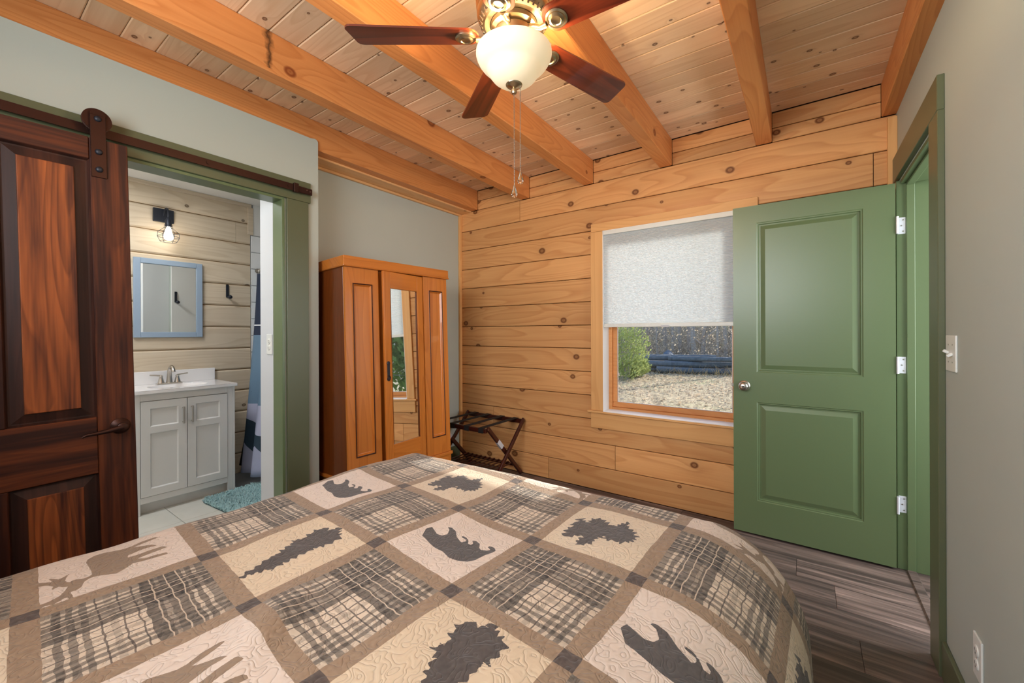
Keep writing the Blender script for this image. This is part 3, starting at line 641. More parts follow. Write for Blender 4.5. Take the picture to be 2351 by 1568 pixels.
# lower drawer plinth
pb = bx('plinth', 'wardrobe_pine_h', wd, -D, 0.006, 0.0, Wd, 0.0, 0.33, bev=0.003)
B().box(-D - 0.008, 0.016, -0.010, Wd + 0.010, 0.322, 0.346, 0.006, 2).obj('waist_moulding', 'wardrobe_pine_h', wd)
dr = bx('drawer', 'wardrobe_pine_h', wd, 0.004, 0.018, 0.05, Wd - 0.05, 0.06, 0.30, bev=0.004)
for yy in (0.25, Wd - 0.25): B().lathe([(0.009, 0), (0.009, 0.012), (0.017, 0.022), (0.014, 0.032), (0.004, 0.034)], n=20, M=MX((0.018, yy, 0.18))).obj('knob', 'wardrobe_dark', dr, True, 50)
# fixed side panels with beaded recess
def recessed(a, b, c0, c1, r):
    p = B(); PP = lambda u, v, d: (-d, u, v)
    flush_panels(p, PP, (a, b, c0, c1), [r], [(0, 0), (0.003, -0.005), (0.010, -0.006), (0.014, 0.0), (0.018, 0.006), (0.022, 0.007)])
    for q in (((a, c0), (a, c1)), ((a, c1), (b, c1)), ((b, c1), (b, c0)), ((b, c0), (a, c0))):
        p.quad((0, q[0][0], q[0][1]), (0, q[1][0], q[1][1]), (-0.02, q[1][0], q[1][1]), (-0.02, q[0][0], q[0][1]))
    bmesh.ops.remove_doubles(p.bm, verts=p.bm.verts, dist=1e-5)
    return p
ZL, ZT = 0.347, Hh - 0.051
for a, b, r in ((0.0, 0.240, (0.048, 0.192, 0.475, 1.585)), (0.622, Wd, (0.668, 0.804, 0.475, 1.585))):
    recessed(a, b, ZL, ZT, r).obj('front_panel', 'wardrobe_pine', wd)
    m_ = B(); a0, a1, c0, c1 = r; PP = lambda u, v, d: (-d, u, v)
    m_.rings(PP, (a0 + 0.001, a1 - 0.001, c0 + 0.001, c1 - 0.001), [(0, -0.0055), (0.0045, -0.0075), (0.009, -0.0055)], close=False); m_.obj('bead', 'bead_dark', wd)
bx('inner_frame', 'wardrobe_pine', wd, -0.045, -0.028, 0.235, 0.63, ZL, ZT)
# mirrored door, hinged on its far edge and standing slightly ajar
AJ = math.radians(7.4)
dd = thing('mirror_door', None, None); dd.parent = wd; dd.location = (-0.004, 0.618, 0); dd.rotation_euler = (0, 0, AJ)
dw = 0.370
for nm, d in (('door_stile', (-0.02, 0, -dw, -dw + 0.058, ZL + 0.004, ZT - 0.004)), ('door_stile', (-0.02, 0, -0.058, 0, ZL + 0.004, ZT - 0.004)), ('door_rail', (-0.02, -0.0003, -dw + 0.058, -0.058, ZL + 0.004, ZL + 0.165)), ('door_rail', (-0.02, -0.0003, -dw + 0.058, -0.058, ZT - 0.118, ZT - 0.004))):
    B().box(*d, bev=0.003).obj(nm, 'wardrobe_pine' if nm == 'door_stile' else 'wardrobe_pine_h', dd)
gy0, gy1, gz0, gz1 = -dw + 0.058, -0.058, ZL + 0.165, ZT - 0.118
B().box(-0.016, -0.010, gy0, gy1, gz0, gz1).obj('mirror', 'mirror_glass', dd)
es = B(); c_ = 0.0055
es.prism([(gy0, gz0), (gy0 + c_, gz0 + c_), (gy0 + c_, gz1 - c_), (gy0, gz1)], 'x', -0.010, -0.003); es.prism([(gy1, gz0), (gy1, gz1), (gy1 - c_, gz1 - c_), (gy1 - c_, gz0 + c_)], 'x', -0.010, -0.003)
es.obj('mirror_bead', 'wardrobe_dark', dd)
lk = B().box(0, 0.003, -dw + 0.014, -dw + 0.036, 0.955, 1.060, 0.002).lathe([(0.014, 0), (0.014, 0.003), (0.008, 0.005)], n=16, M=MX((0.0, -dw + 0.025, 1.060))).lathe([(0.014, 0), (0.014, 0.003), (0.008, 0.005)], n=16, M=MX((0.0, -dw + 0.025, 0.955)))
lko = lk.obj('lock_plate', 'black_iron', dd)
B().tube([(0.006, -dw + 0.025 + 0.012 * math.sin(t), 0.962 + 0.014 * math.cos(t)) for t in [2 * math.pi * j / 16 for j in range(16)]], 0.0025, 6, True).obj('drop_ring', 'bronze', lko, True)

# ================================================================== LUGGAGE RACK
lr = thing('luggage_rack', 'folding dark mahogany luggage rack with black straps in the corner', 'luggage rack', (-2.36, 2.80, 0))
yb_, yf_, zt_ = 0.238, -0.238, 0.498
for sx in (-1, 1):
    for inner, (ya, yz) in ((0, (yb_, yf_)), (1, (yf_, yb_))):
        xx = sx * (0.325 - 0.030 * inner)
        lg = B().bar((xx, ya, zt_), (xx, yz, 0.011), 0.022, 0.036, up=(0, 1, 1), bev=0.005).obj('leg', 'rack_mahogany', lr)
        if inner: B().bar((xx, ya + (yz - ya) * 0.27, zt_ - 0.488 * 0.27), (xx, ya + (yz - ya) * 0.40, zt_ - 0.488 * 0.40), 0.024, 0.038, up=(0, 1, 1), bev=0.001).obj('clear_sleeve', 'grey_plastic', lg)
        B().cyl((xx + sx * 0.0112, ya, zt_ - 0.012), (xx + sx * 0.0125, ya, zt_ - 0.012), 0.004, n=10).obj('screw', 'nickel', lg)
B().box(-0.315, 0.315, yb_ - 0.012, yb_ + 0.012, zt_ - 0.044, zt_ - 0.006, 0.006, 2).obj('top_rail', 'rack_mahogany', lr)
B().box(-0.285, 0.285, yf_ - 0.012, yf_ + 0.012, zt_ - 0.044, zt_ - 0.006, 0.006, 2).obj('top_rail', 'rack_mahogany', lr)
for xx in (-0.235, -0.08, 0.08, 0.235):
    B().box(xx - 0.026, xx + 0.026, yf_ - 0.014, yb_ + 0.014, zt_ - 0.006, zt_ - 0.003, 0.001).box(xx - 0.026, xx + 0.026, yb_ + 0.012, yb_ + 0.0145, zt_ - 0.045, zt_ - 0.004).box(xx - 0.026, xx + 0.026, yf_ - 0.0145, yf_ - 0.012, zt_ - 0.045, zt_ - 0.004).obj('strap', 'webbing', lr)
for yy in (-0.16, 0.16): B().box(-0.284, 0.284, yy - 0.011, yy + 0.011, 0.088, 0.112, 0.003).obj('shelf_rail', 'rack_mahogany', lr)
for i in range(11):
    xx = -0.26 + 0.052 * i; B().box(xx - 0.008, xx + 0.008, -0.165, 0.165, 0.1125, 0.121, 0.003).obj('slat', 'rack_mahogany', lr)

# ================================================================== BATHROOM
va = thing('bathroom_vanity', 'white two-door bathroom vanity cabinet with shaker panels', 'vanity', (XBL + 0.004, 0.765, 0.016))
vd, vw, vh = 0.452, 0.618, 0.832
bx('side_panel', 'vanity_white', va, 0, vd, 0, 0.018, 0, vh, bev=0.001); bx('side_panel', 'vanity_white', va, 0, vd, vw - 0.018, vw, 0, vh, bev=0.001)
bx('bottom_panel', 'vanity_white', va, 0, vd - 0.02, 0.018, vw - 0.018, 0.10, 0.115); bx('toe_kick', 'vanity_white', va, vd - 0.07, vd - 0.055, 0.018, vw - 0.018, 0, 0.10)
for d in ((0.018, 0.046, 0.0, vh), (vw - 0.052, vw - 0.018, 0.0, vh)): bx('face_stile', 'vanity_white', va, vd - 0.02, vd, *d, bev=0.0015)
bx('face_rail', 'vanity_white', va, vd - 0.02, vd, 0.046, vw - 0.052, 0.078, 0.120, bev=0.0015); bx('face_rail', 'vanity_white', va, vd - 0.02, vd, 0.046, vw - 0.052, 0.782, vh, bev=0.0015)
for a, b, hy in ((0.048, 0.306, 0.282), (0.310, 0.564, 0.334)):
    dr_ = thing('door', None, None); dr_.parent = va; dr_.location = (vd, 0, 0)
    c0, c1 = 0.123, 0.779; mz = 0.580
    p = B(); PP = lambda u, v, d: (0.004 - d, u, v)
    flush_panels(p, PP, (a, b, c0, c1), [(a + 0.050, b - 0.050, c0 + 0.050, mz - 0.022), (a + 0.050, b - 0.050, mz + 0.022, c1 - 0.050)], [(0, 0), (0.005, 0.006), (0.007, 0.010), (0.008, 0.010)])
    for q in (((a, c0), (a, c1)), ((a, c1), (b, c1)), ((b, c1), (b, c0)), ((b, c0), (a, c0))):
        p.quad((0.004, q[0][0], q[0][1]), (0.004, q[1][0], q[1][1]), (-0.015, q[1][0], q[1][1]), (-0.015, q[0][0], q[0][1]))
    bmesh.ops.remove_doubles(p.bm, verts=p.bm.verts, dist=1e-5); p.obj('door_panel', 'vanity_white', dr_)
    B().cyl((0.004, hy, 0.607), (0.030, hy, 0.607), 0.005, n=10).cyl((0.004, hy, 0.711), (0.030, hy, 0.711), 0.005, n=10).box(0.026, 0.034, hy - 0.006, hy + 0.006, 0.598, 0.720, 0.002).obj('handle', 'nickel', dr_)
vt = thing('vanity_top', 'glossy white vanity top with backsplash and basin', 'countertop', (XBL + 0.004, 0.750, 0.848))
tp = B(); cxx, cyy = 0.250, 0.33; N = 48
ell = [(cxx + 0.125 * math.cos(2 * math.pi * i / N), cyy + 0.185 * math.sin(2 * math.pi * i / N)) for i in range(N)]
x1_, y1_ = 0.474, 0.645
def edge_pt(a, b):
    dx, dy = a - cxx, b - cyy; s_ = min((x1_ - cxx) / dx if dx > 1e-9 else 9e9, -cxx / dx if dx < -1e-9 else 9e9, (y1_ - cyy) / dy if dy > 1e-9 else 9e9, -cyy / dy if dy < -1e-9 else 9e9)
    return cxx + dx * s_, cyy + dy * s_
zt2 = 0.024
inn = [tp.bm.verts.new((a, b, zt2)) for a, b in ell]; out = [tp.bm.verts.new((*edge_pt(a, b), zt2)) for a, b in ell]
for i in range(N): tp.bm.faces.new((inn[i], inn[(i + 1) % N], out[(i + 1) % N], out[i]))
prev = inn
for s_, dz in ((0.96, -0.010), (0.88, -0.050), (0.7, -0.085), (0.3, -0.10)):
    cur = [tp.bm.verts.new((cxx + (a - cxx) * s_, cyy + (b - cyy) * s_, zt2 + dz)) for a, b in ell]
    for i in range(N): tp.bm.faces.new((prev[i], prev[(i + 1) % N], cur[(i + 1) % N], cur[i]))
    prev = cur
tp.bm.faces.new(prev); tp.obj('basin_top', 'counter_white', vt, True, 40)
sk = B(); sk.box(x1_ - 0.03, x1_, 0, y1_, 0, zt2 - 0.0005, 0.003).box(0, x1_ - 0.03, y1_ - 0.03, y1_, 0, zt2 - 0.0005).box(0, x1_ - 0.03, 0, 0.03, 0, zt2 - 0.0005).obj('rim', 'counter_white', vt)
bx('backsplash', 'counter_white', vt, 0.0, 0.020, 0.0, y1_, zt2, zt2 + 0.100, bev=0.003, seg=2)
fa = thing('faucet', 'brushed nickel two-handle bathroom faucet', 'faucet', (XBL + 0.104, 1.062, 0.8725))
B().box(-0.027, 0.027, -0.078, 0.078, 0, 0.012, 0.005, 2).obj('base', 'nickel', fa)
B().tube([(0, 0, 0.010), (0, 0, 0.050), (0.004, 0, 0.095), (0.022, 0, 0.125), (0.052, 0, 0.138), (0.082, 0, 0.128), (0.098, 0, 0.106), (0.100, 0, 0.098)], [0.021, 0.0165, 0.014, 0.0135, 0.013, 0.0125, 0.012, 0.012], 16).obj('spout', 'nickel', fa, True, 60)
for sg in (-1, 1):
    B().lathe([(0.023, 0.010), (0.020, 0.018), (0.013, 0.045), (0.011, 0.058), (0.013, 0.064), (0.008, 0.070)], c=(0, sg * 0.051, 0), n=20).obj('handle_body', 'nickel', fa, True, 50)
    B().tube([(0, sg * 0.048, 0.066), (0, sg * 0.080, 0.072), (0, sg * 0.118, 0.076)], [0.007, 0.0062, 0.005], 10).obj('lever', 'nickel', fa, True, 60)
# mirror
mi = thing('bathroom_mirror', 'square mirror in a pale blue-grey frame above the vanity', 'mirror', (XBL + 0.003, 0, 0))
ma, mb, mc, md_ = 0.870, 1.308, 1.236, 1.850
for d in ((ma, ma + 0.042, mc, md_), (mb - 0.042, mb, mc, md_)): bx('frame_side', 'mirror_frame', mi, 0, 0.022, *d, bev=0.003)
for d in ((ma + 0.042, mb - 0.042, mc, mc + 0.042), (ma + 0.042, mb - 0.042, md_ - 0.042, md_)): bx('frame_rail', 'mirror_frame', mi, 0, 0.0215, *d, bev=0.003)
bx('mirror_glass', 'mirror_glass', mi, 0.006, 0.010, ma + 0.042, mb - 0.042, mc + 0.042, md_ - 0.042)
# sconce
so = thing('wall_sconce', 'black wall sconce with a wire cage around a glowing bulb', 'wall lamp', (XBL + 0.003, 1.052, 2.20))
B().box(0, 0.022, -0.064, 0.064, -0.052, 0.052, 0.002).obj('back_plate', 'black_iron', so)
B().tube([(0.022, 0, 0.0)] + [(0.022 + 0.055 + 0.055 * math.cos(t), 0, -0.006 + 0.052 * math.sin(t)) for t in [math.pi - math.pi * j / 14 for j in range(15)]] + [(0.132, 0, -0.03)], 0.006, 10).obj('arm', 'black_iron', so, True)
cx_ = 0.132
B().lathe([(0.016, -0.108), (0.021, -0.104), (0.021, -0.060), (0.014, -0.046), (0.007, -0.030)], c=(cx_, 0, 0), n=24).obj('socket', 'black_iron', so, True, 40)
B().lathe([(0.013, -0.108), (0.014, -0.118), (0.022, -0.150), (0.031, -0.186), (0.028, -0.200), (0.012, -0.212), (0.002, -0.214)], c=(cx_, 0, 0), n=24).obj('bulb', 'bulb_glow', so, True, 60)
cg = B(); rings_ = [(0.024, -0.090), (0.026, -0.116), (0.064, -0.152), (0.067, -0.185), (0.050, -0.222)]
for i in range(6):
    t = 2 * math.pi * i / 6 + 0.3; cg.tube([(cx_ + r_ * math.cos(t), r_ * math.sin(t), z_) for r_, z_ in rings_], 0.0017, 6)
for r_, z_ in rings_[1:]: cg.tube([(cx_ + r_ * math.cos(2 * math.pi * j / 24), r_ * math.sin(2 * math.pi * j / 24), z_) for j in range(24)], 0.0017, 6, True)
cg.obj('wire_cage', 'black_iron', so, True)
lamp('sconce_light', 'POINT', (XBL + 0.003 + cx_, 1.052, 2.03), 4.0, (1.0, 0.88, 0.72), radius=0.03)
# robe hooks
def hook(loc, sx, lab):
    h = thing('robe_hook', lab, 'hook', loc, group='black robe hooks')
    B().box(0, sx * 0.008, -0.011, 0.011, -0.055, 0.060, 0.004, 2).obj('hook_plate', 'black_iron', h)
    B().tube([(sx * 0.006, 0, -0.048), (sx * 0.030, 0.004, -0.056), (sx * 0.046, 0.006, -0.054)], 0.006, 8).obj('peg', 'black_iron', h, True)
    B().lathe([(0.001, -0.0165), (0.010, -0.0135), (0.0155, -0.006), (0.0165, 0.0), (0.0155, 0.006), (0.010, 0.0135), (0.001, 0.0165)], c=(sx * 0.050, 0.006, -0.052), n=16).obj('ball', 'black_iron', h, True, 80)
hook((XBL + 0.003, 1.496, 1.637), 1, 'black robe hook on the bathroom log wall beside the mirror')
hook((-2.9265, 1.459, 1.645), -1, 'black robe hook seen only as a reflection in the bathroom mirror')
# switch plate on the partition
def plate(name, lab, cat, M, gang, outlet):
    t = thing(name, lab, cat); t.matrix_world = M            # local: x across, y out, z up
    w_ = 0.070 if gang == 1 else 0.116
    B().box(-w_ / 2, w_ / 2, 0, 0.006, -0.0625, 0.0625, 0.003, 2).obj('cover', 'plate_white', t)
    for g in range(gang):
        gx = 0 if gang == 1 else (-0.023 if g == 0 else 0.023)
        if outlet:
            for dz in (-0.020, 0.020):
                r_ = B().lathe([(0.0165, 0), (0.0165, 0.002), (0.015, 0.0028)], n=24, M=Matrix.Translation((gx, 0.006, dz)) @ Matrix.Rotation(math.radians(-90), 4, 'X')).obj('receptacle', 'plate_white', t, True, 40)
                B().box(gx - 0.0075, gx - 0.0055, 0.0085, 0.0092, dz - 0.001, dz + 0.007).box(gx + 0.0055, gx + 0.0075, 0.0085, 0.0092, dz - 0.001, dz + 0.006).cyl((gx, 0.0085, dz - 0.007), (gx, 0.0092, dz - 0.007), 0.0022, n=8).obj('slots', 'slot_dark', r_)
        else:
            B().bar((gx, 0.005, 0.0), (gx, 0.019, 0.010 if g == 0 else -0.010), 0.009, 0.010, up=(0, 0, 1), bev=0.002).obj('toggle', 'plate_white', t)
        for dz in ((-0.030, 0.030) if not outlet else (0.0,)):
            B().cyl((gx, 0.006, dz), (gx, 0.0068, dz), 0.003, n=10).obj('screw', 'nickel', t)
    return t
RX = Matrix(((0, -1, 0, XR), (-1, 0, 0, 0), (0, 0, 1, 0), (0, 0, 0, 1)))
def on_right(y, z): m = RX.copy(); m.translation = (XR, y, z); return m
plate('light_switch', 'white two-gang light switch beside the green door casing', 'light switch', on_right(2.040, 1.185), 2, False)
plate('wall_outlet', 'white wall outlet low on the sage wall', 'outlet', on_right(1.782, 0.297), 1, True)
mpart = Matrix(((-1, 0, 0, -2.722), (0, -1, 0, 1.215), (0, 0, 1, 1.195), (0, 0, 0, 1)))
plate('wall_outlet', 'white outlet on the white wall end inside the bathroom doorway', 'outlet', mpart, 1, True)
# ------------------------------------------------------------------ shower curtain, liner, rod, rug
k = NT('curtain_print'); P = k.sep(k.coord('UV'))
u_, z_ = P[0], P[1]
hill = k.math('ADD', 0.475, k.math('MULTIPLY', k.math('SINE', k.math('MULTIPLY', k.math('ADD', u_, 0.10), 9)), 0.06))
peak = k.math('ADD', 0.24, k.math('MULTIPLY', k.math('PINGPONG', k.math('ADD', u_, 0.03), 0.13), 0.75))
c = k.mix(k.math('LESS_THAN', z_, 0.66), lin(104, 132, 156), lin(178, 182, 206))
c = k.mix(k.math('LESS_THAN', z_, hill), c, lin(42, 62, 78))
c = k.mix(k.math('LESS_THAN', z_, peak), c, lin(168, 174, 200))
c = k.mix(k.math('GREATER_THAN', z_, 1.25), c, lin(38, 50, 72))
ln = k.math('LESS_THAN', k.math('ABSOLUTE', k.math('SUBTRACT', z_, 1.338)), 0.005)
c = k.mix(ln, c, lin(226, 230, 236))
k.set(Base_Color=c, Roughness=0.85); MATS['curtain_print'] = k.m
plain('curtain_black', (22, 20, 22), 0.85); plain('curtain_white', (214, 218, 226), 0.85); plain('twig_print', (28, 28, 32), 0.85)
k = NT('liner_print'); nz = k.noise(k.coord(), 22, 2, 0.5, 1.5); k.set(Base_Color=k.mix(k.ramp(nz, [(0.48, 0), (0.52, 1)]), lin(20, 110, 165), lin(150, 210, 235)), Roughness=0.6); MATS['liner_print'] = k.m
cu = thing('shower_curtain', 'navy, blue-grey and white printed shower curtain hanging inside the bathroom', 'shower curtain', (0, 0, 0))
def drape(name, mat, topf, botf, zt, zb, nu=40, nv=26, uv=True, parent=None):
    me = bpy.data.meshes.new(name); vs = []; uvs = []; fs = []
    for j in range(nv + 1):
        t = j / nv; z = zt + (zb - zt) * t
        for i in range(nu + 1):
            s = i / nu; a = Vector(topf(s)); b = Vector(botf(s)); p = a.lerp(b, t ** 1.3); vs.append((p.x, p.y, z)); uvs.append((s, z))
    for j in range(nv):
        for i in range(nu):
            q = j * (nu + 1) + i; fs.append((q, q + 1, q + nu + 2, q + nu + 1))
    me.from_pydata(vs, [], fs); me.materials.append(MATS[mat])
    ul = me.uv_layers.new(name='UVMap')
    for lp in me.loops: ul.data[lp.index].uv = uvs[lp.vertex_index]
    for p in me.polygons: p.use_smooth = True
    o = bpy.data.objects.new(name, me); COL.objects.link(o); o.parent = parent or cu
    sm = o.modifiers.new('thickness', 'SOLIDIFY'); sm.thickness = 0.002
    return o
def fold(s, amp, n, ph=0.0): return amp * math.sin(2 * math.pi * n * s + ph)
drape('printed_panel', 'curtain_print', lambda s: (-4.075 + 0.80 * s, 1.700 + fold(s, 0.018, 4, 2.2), 0), lambda s: (-3.925 + 0.72 * s, 1.515 + fold(s, 0.026, 4, 2.2), 0), 1.80, 0.095, 64, 30)
drape('black_edge', 'curtain_black', lambda s: (-4.082 + 0.03 * s, 1.712, 0), lambda s: (-3.985 + 0.075 * s, 1.524 + 0.012 * s, 0), 1.10, 0.125, 6, 16)
sp = B()
for (a, b) in (((0.0, 0.0), (0.0, 0.13)), ((0, 0.03), (0.022, 0.075)), ((0, 0.03), (-0.022, 0.075)), ((0, 0.055), (0.018, 0.10)), ((0, 0.055), (-0.018, 0.10)), ((0, 0.01), (0.02, 0.045)), ((0, 0.01), (-0.02, 0.045))):
    sp.bar((-3.915 + a[0], 1.585 - a[0] * 0.2, 0.665 + a[1]), (-3.915 + b[0], 1.590 - b[0] * 0.2, 0.665 + b[1]), 0.001, 0.005, up=(0, -1, 0))
bmesh.ops.translate(sp.bm, verts=sp.bm.verts, vec=(0, 0, 0)); sp.obj('tree_print', 'twig_print', cu)
li = drape('patterned_band', 'liner_print', lambda s: (-4.110 + 0.05 * s, 1.742, 0), lambda s: (-4.105 + 0.04 * s, 1.735, 0), 1.80, 1.30, 6, 10)
rod = thing('curtain_rod', 'tension rod across the shower', 'curtain rod', (0, 0, 0))
B().cyl((XBL + 0.012, 1.74, 1.845), (-2.927, 1.74, 1.845), 0.011, n=16).obj('pole', 'nickel', rod, True)
for xx in (XBL + 0.011, -2.934): B().cyl((xx, 1.74, 1.845), (xx + 0.006, 1.74, 1.845), 0.022, n=20).obj('end_cap', 'nickel', rod, True)
wq = B().box(-2.9255, -2.905, 1.4255, 2.55, 0, 2.45); tag(wq.obj('wall_shower_side', 'white_paint'), 'white shower side wall', 'wall', kind='structure')
for i in range(10): B().tube([(-4.06 + 0.09 * i, 1.735 + 0.018 * math.sin(t), 1.828 + 0.034 * math.cos(t)) for t in [2 * math.pi * j / 12 for j in range(12)]], 0.002, 5, True).obj('ring', 'nickel', cu, True)
tub = B(); tub.box(XBL + 0.012, -2.930, 1.80, 2.54, 0.012, 0.40, 0.03, 3); tubo = tub.obj('bathtub', 'counter_white'); tag(tubo, 'white bathtub behind the shower curtain', 'bathtub')
# shaggy rug
rg = thing('bath_rug', 'shaggy teal chenille bath rug on the tile floor', 'rug', (-3.245, 1.385, 0.0165), (0, 0, math.radians(4)))
rw, rh = 0.43, 0.215
def rr(a, b, n=6, c=0.06):
    o = []
    for cx0, cy0, t0 in ((a - c, b - c, 0), (-a + c, b - c, 90), (-a + c, -b + c, 180), (a - c, -b + c, 270)):
        for i in range(n + 1): t = math.radians(t0 + 90 * i / n); o.append((cx0 + c * math.cos(t), cy0 + c * math.sin(t)))
    return o
plain('rug_teal', (168, 202, 205), 0.95, var=0.35); plain('rug_back', (70, 96, 104), 0.95)
B().prism(rr(rw, rh), 'z', 0, 0.008).obj('backing', 'rug_back', rg)
tf = []; tfaces = []
for _ in range(8000):
    a, b = random.uniform(-rw, rw), random.uniform(-rh, rh)
    if abs(a) > rw - 0.06 and abs(b) > rh - 0.06 and math.hypot(abs(a) - rw + 0.06, abs(b) - rh + 0.06) > 0.06: continue
    d = Vector((random.gauss(0, 0.8), random.gauss(0, 0.8), 1)).normalized(); L_ = random.uniform(0.016, 0.026); u1 = d.orthogonal().normalized() * 0.0042; u2 = d.cross(u1).normalized() * 0.0042
    base = Vector((a, b, 0.006)); i0 = len(tf)
    for h_, s_ in ((0, 1), (0.75, 1.1), (1.0, 0.5)):
        c0 = base + d * L_ * h_
        for t in range(3):
            an = 2.094 * t; tf.append(c0 + (u1 * math.cos(an) + u2 * math.sin(an)) * s_)
    for r_ in (0, 3):
        for t in range(3): tfaces.append((i0 + r_ + t, i0 + r_ + (t + 1) % 3, i0 + r_ + 3 + (t + 1) % 3, i0 + r_ + 3 + t))
    tfaces.append((i0 + 6, i0 + 7, i0 + 8))
me = bpy.data.meshes.new('pile'); me.from_pydata(tf, [], tfaces); me.materials.append(MATS['rug_teal'])
for p in me.polygons: p.use_smooth = True
po = bpy.data.objects.new('pile', me); COL.objects.link(po); po.parent = rg; po['kind'] = 'stuff'

# ================================================================== BED AND QUILT
XL_IN, XR_IN, YF_IN, ZQ = -1.745, -0.285, 1.535, 0.600
bed = thing('bed', 'bed with mattress hidden under the patchwork quilt', 'bed', (0, 0, 0))
bx('mattress', 'mattress_cloth', bed, -1.77, -0.20, -0.62, 1.53, 0.33, 0.565, bev=0.06, seg=4)
bx('box_spring', 'mattress_cloth', bed, -1.765, -0.205, -0.62, 1.52, 0.14, 0.325, bev=0.02, seg=2)
for xx in (-1.70, -0.27):
    for yy in (-0.55, 1.40): B().cyl((xx, yy, 0), (xx, yy, 0.14), 0.022, n=14).obj('leg', 'bed_steel', bed)
bx('headboard', 'rack_mahogany', bed, -1.79, -0.18, -0.70, -0.645, 0.1, 1.0, bev=0.01)

# --- quilt pattern coordinates: cell corner A and the two pattern directions, measured on the bed
A0 = np.array([-1.438, 0.826]); EI = np.array([0.350, -0.030]); EJ = np.array([0.020, 0.353])
MI = np.linalg.inv(np.array([EI, EJ]).T)
C0 = np.array([0, 0, HCAM]); Fn, Rn, Un = np.array(F_), np.array(R2), np.array(U2)
def to_cell(pts, off, sc, cell, z=0.60):
    """outline noted in the photograph -> coordinates inside its quilt block"""
    out = []
    for a, b in pts:
        u, v = off[0] + a / sc, off[1] + b / sc
        d = Fn + Rn * (u - 1175.5) / FPX - Un * (v - 764.0) / FPX; p = C0 + d * (z - HCAM) / d[2]
        out.append(MI @ (p[:2] - A0) - np.array(cell))
    return np.array(out)
Z2, Z3, Z1 = ((600, 1020), 2.8614), ((1200, 1100), 3.265), ((0, 1000), 2.76)
BEAR = to_cell([(1060,605),(1085,560),(1120,548),(1150,590),(1185,600),(1225,590),(1240,560),(1228,545),(1250,548),(1275,570),(1280,605),(1310,640),(1345,632),(1350,620),(1320,605),(1320,598),(1345,608),(1358,625),(1352,645),(1375,655),(1395,645),(1390,625),(1410,628),(1432,645),(1428,672),(1440,685),(1480,690),(1510,685),(1492,665),(1500,660),(1530,672),(1535,690),(1500,705),(1470,715),(1430,735),(1400,752),(1350,762),(1290,758),(1235,740),(1195,700),(1140,675),(1100,640),(1080,620)], *Z2, (1, 0))
DEER = to_cell([(445,935),(470,920),(520,915),(565,900),(590,880),(580,850),(550,800),(560,780),(600,755),(660,735),(720,725),(780,715),(830,700),(900,670),(980,645),(1000,645),(930,672),(860,698),(830,710),(900,700),(960,692),(990,695),(920,712),(860,735),(810,755),(800,775),(870,755),(950,725),(1030,700),(1055,703),(1000,725),(920,755),(860,780),(920,775),(980,755),(1050,738),(1060,745),(990,765),(900,790),(840,805),(790,840),(740,870),(680,880),(620,890),(570,905),(530,930),(510,965),(480,985),(460,985),(440,1000),(455,1020),(465,1040),(450,1055),(440,1030),(415,1025),(380,1050),(330,1075),(280,1085),(250,1105),(225,1125),(235,1100),(175,1125),(230,1090),(290,1070),(340,1045),(385,1020),(420,985),(440,960),(400,965),(380,960),(360,965),(330,985),(345,960),(300,955),(250,965),(200,970),(150,965),(220,950),(300,940),(350,935),(310,915),(370,920),(400,905),(440,880),(415,905),(405,930),(430,940)], *Z1, (-1, -2))
TREE = to_cell([(1510,898),(1545,880),(1600,845),(1650,815),(1700,785),(1750,770),(1780,735),(1820,715),(1850,700),(1845,675),(1890,660),(1930,655),(1950,635),(1990,620),(1985,605),(2040,608),(2070,590),(2080,610),(2120,615),(2155,600),(2140,620),(2165,650),(2150,665),(2120,680),(2070,700),(2060,715),(2030,710),(1980,720),(1950,745),(1900,760),(1880,775),(1850,780),(1830,800),(1790,805),(1760,830),(1740,840),(1700,838),(1650,855),(1600,870),(1550,885)], *Z1, (0, -1))
CONE = to_cell([(320,405),(345,365),(390,360),(375,330),(415,335),(420,295),(450,300),(480,335),(510,345),(510,310),(550,298),(600,310),(630,340),(670,365),(740,355),(800,340),(760,365),(800,385),(830,420),(850,445),(840,470),(770,498),(740,495),(700,480),(640,475),(600,455),(620,435),(560,440),(540,460),(530,480),(480,490),(420,490),(400,470),(430,445),(460,430),(390,420),(340,425)], *Z3, (2, 1))
def jag(poly, amp, step, seed):
    r = np.random.default_rng(seed); out = []
    for a, b in zip(poly, np.roll(poly, -1, 0)):
        L_ = np.linalg.norm(b - a); n = max(1, int(L_ / step)); nrm = np.array([b[1] - a[1], a[0] - b[0]]) / max(L_, 1e-9)
        for i in range(n):
            p = a + (b - a) * i / n; out.append(p + nrm * amp * (1 if (len(out) % 2) else -1) * r.uniform(0.3, 1.2))
    return np.array(out)
TREE_J, CONE_J = jag(TREE, 0.030, 0.026, 3), jag(CONE, 0.032, 0.024, 4)
def sdf(pts, poly):
    d = np.full(len(pts), 9.0); ins = np.zeros(len(pts), bool)
    for a, b in zip(poly, np.roll(poly, -1, 0)):
        e = b - a; w = pts - a; t = np.clip((w @ e) / max(e @ e, 1e-12), 0, 1); d = np.minimum(d, np.linalg.norm(w - t[:, None] * e, axis=1))
        cond = (a[1] > pts[:, 1]) != (b[1] > pts[:, 1])
        with np.errstate(divide='ignore', invalid='ignore'): xi = (b[0] - a[0]) * (pts[:, 1] - a[1]) / (b[1] - a[1]) + a[0]
        ins ^= cond & (pts[:, 0] < xi)
    return np.where(ins, -d, d)

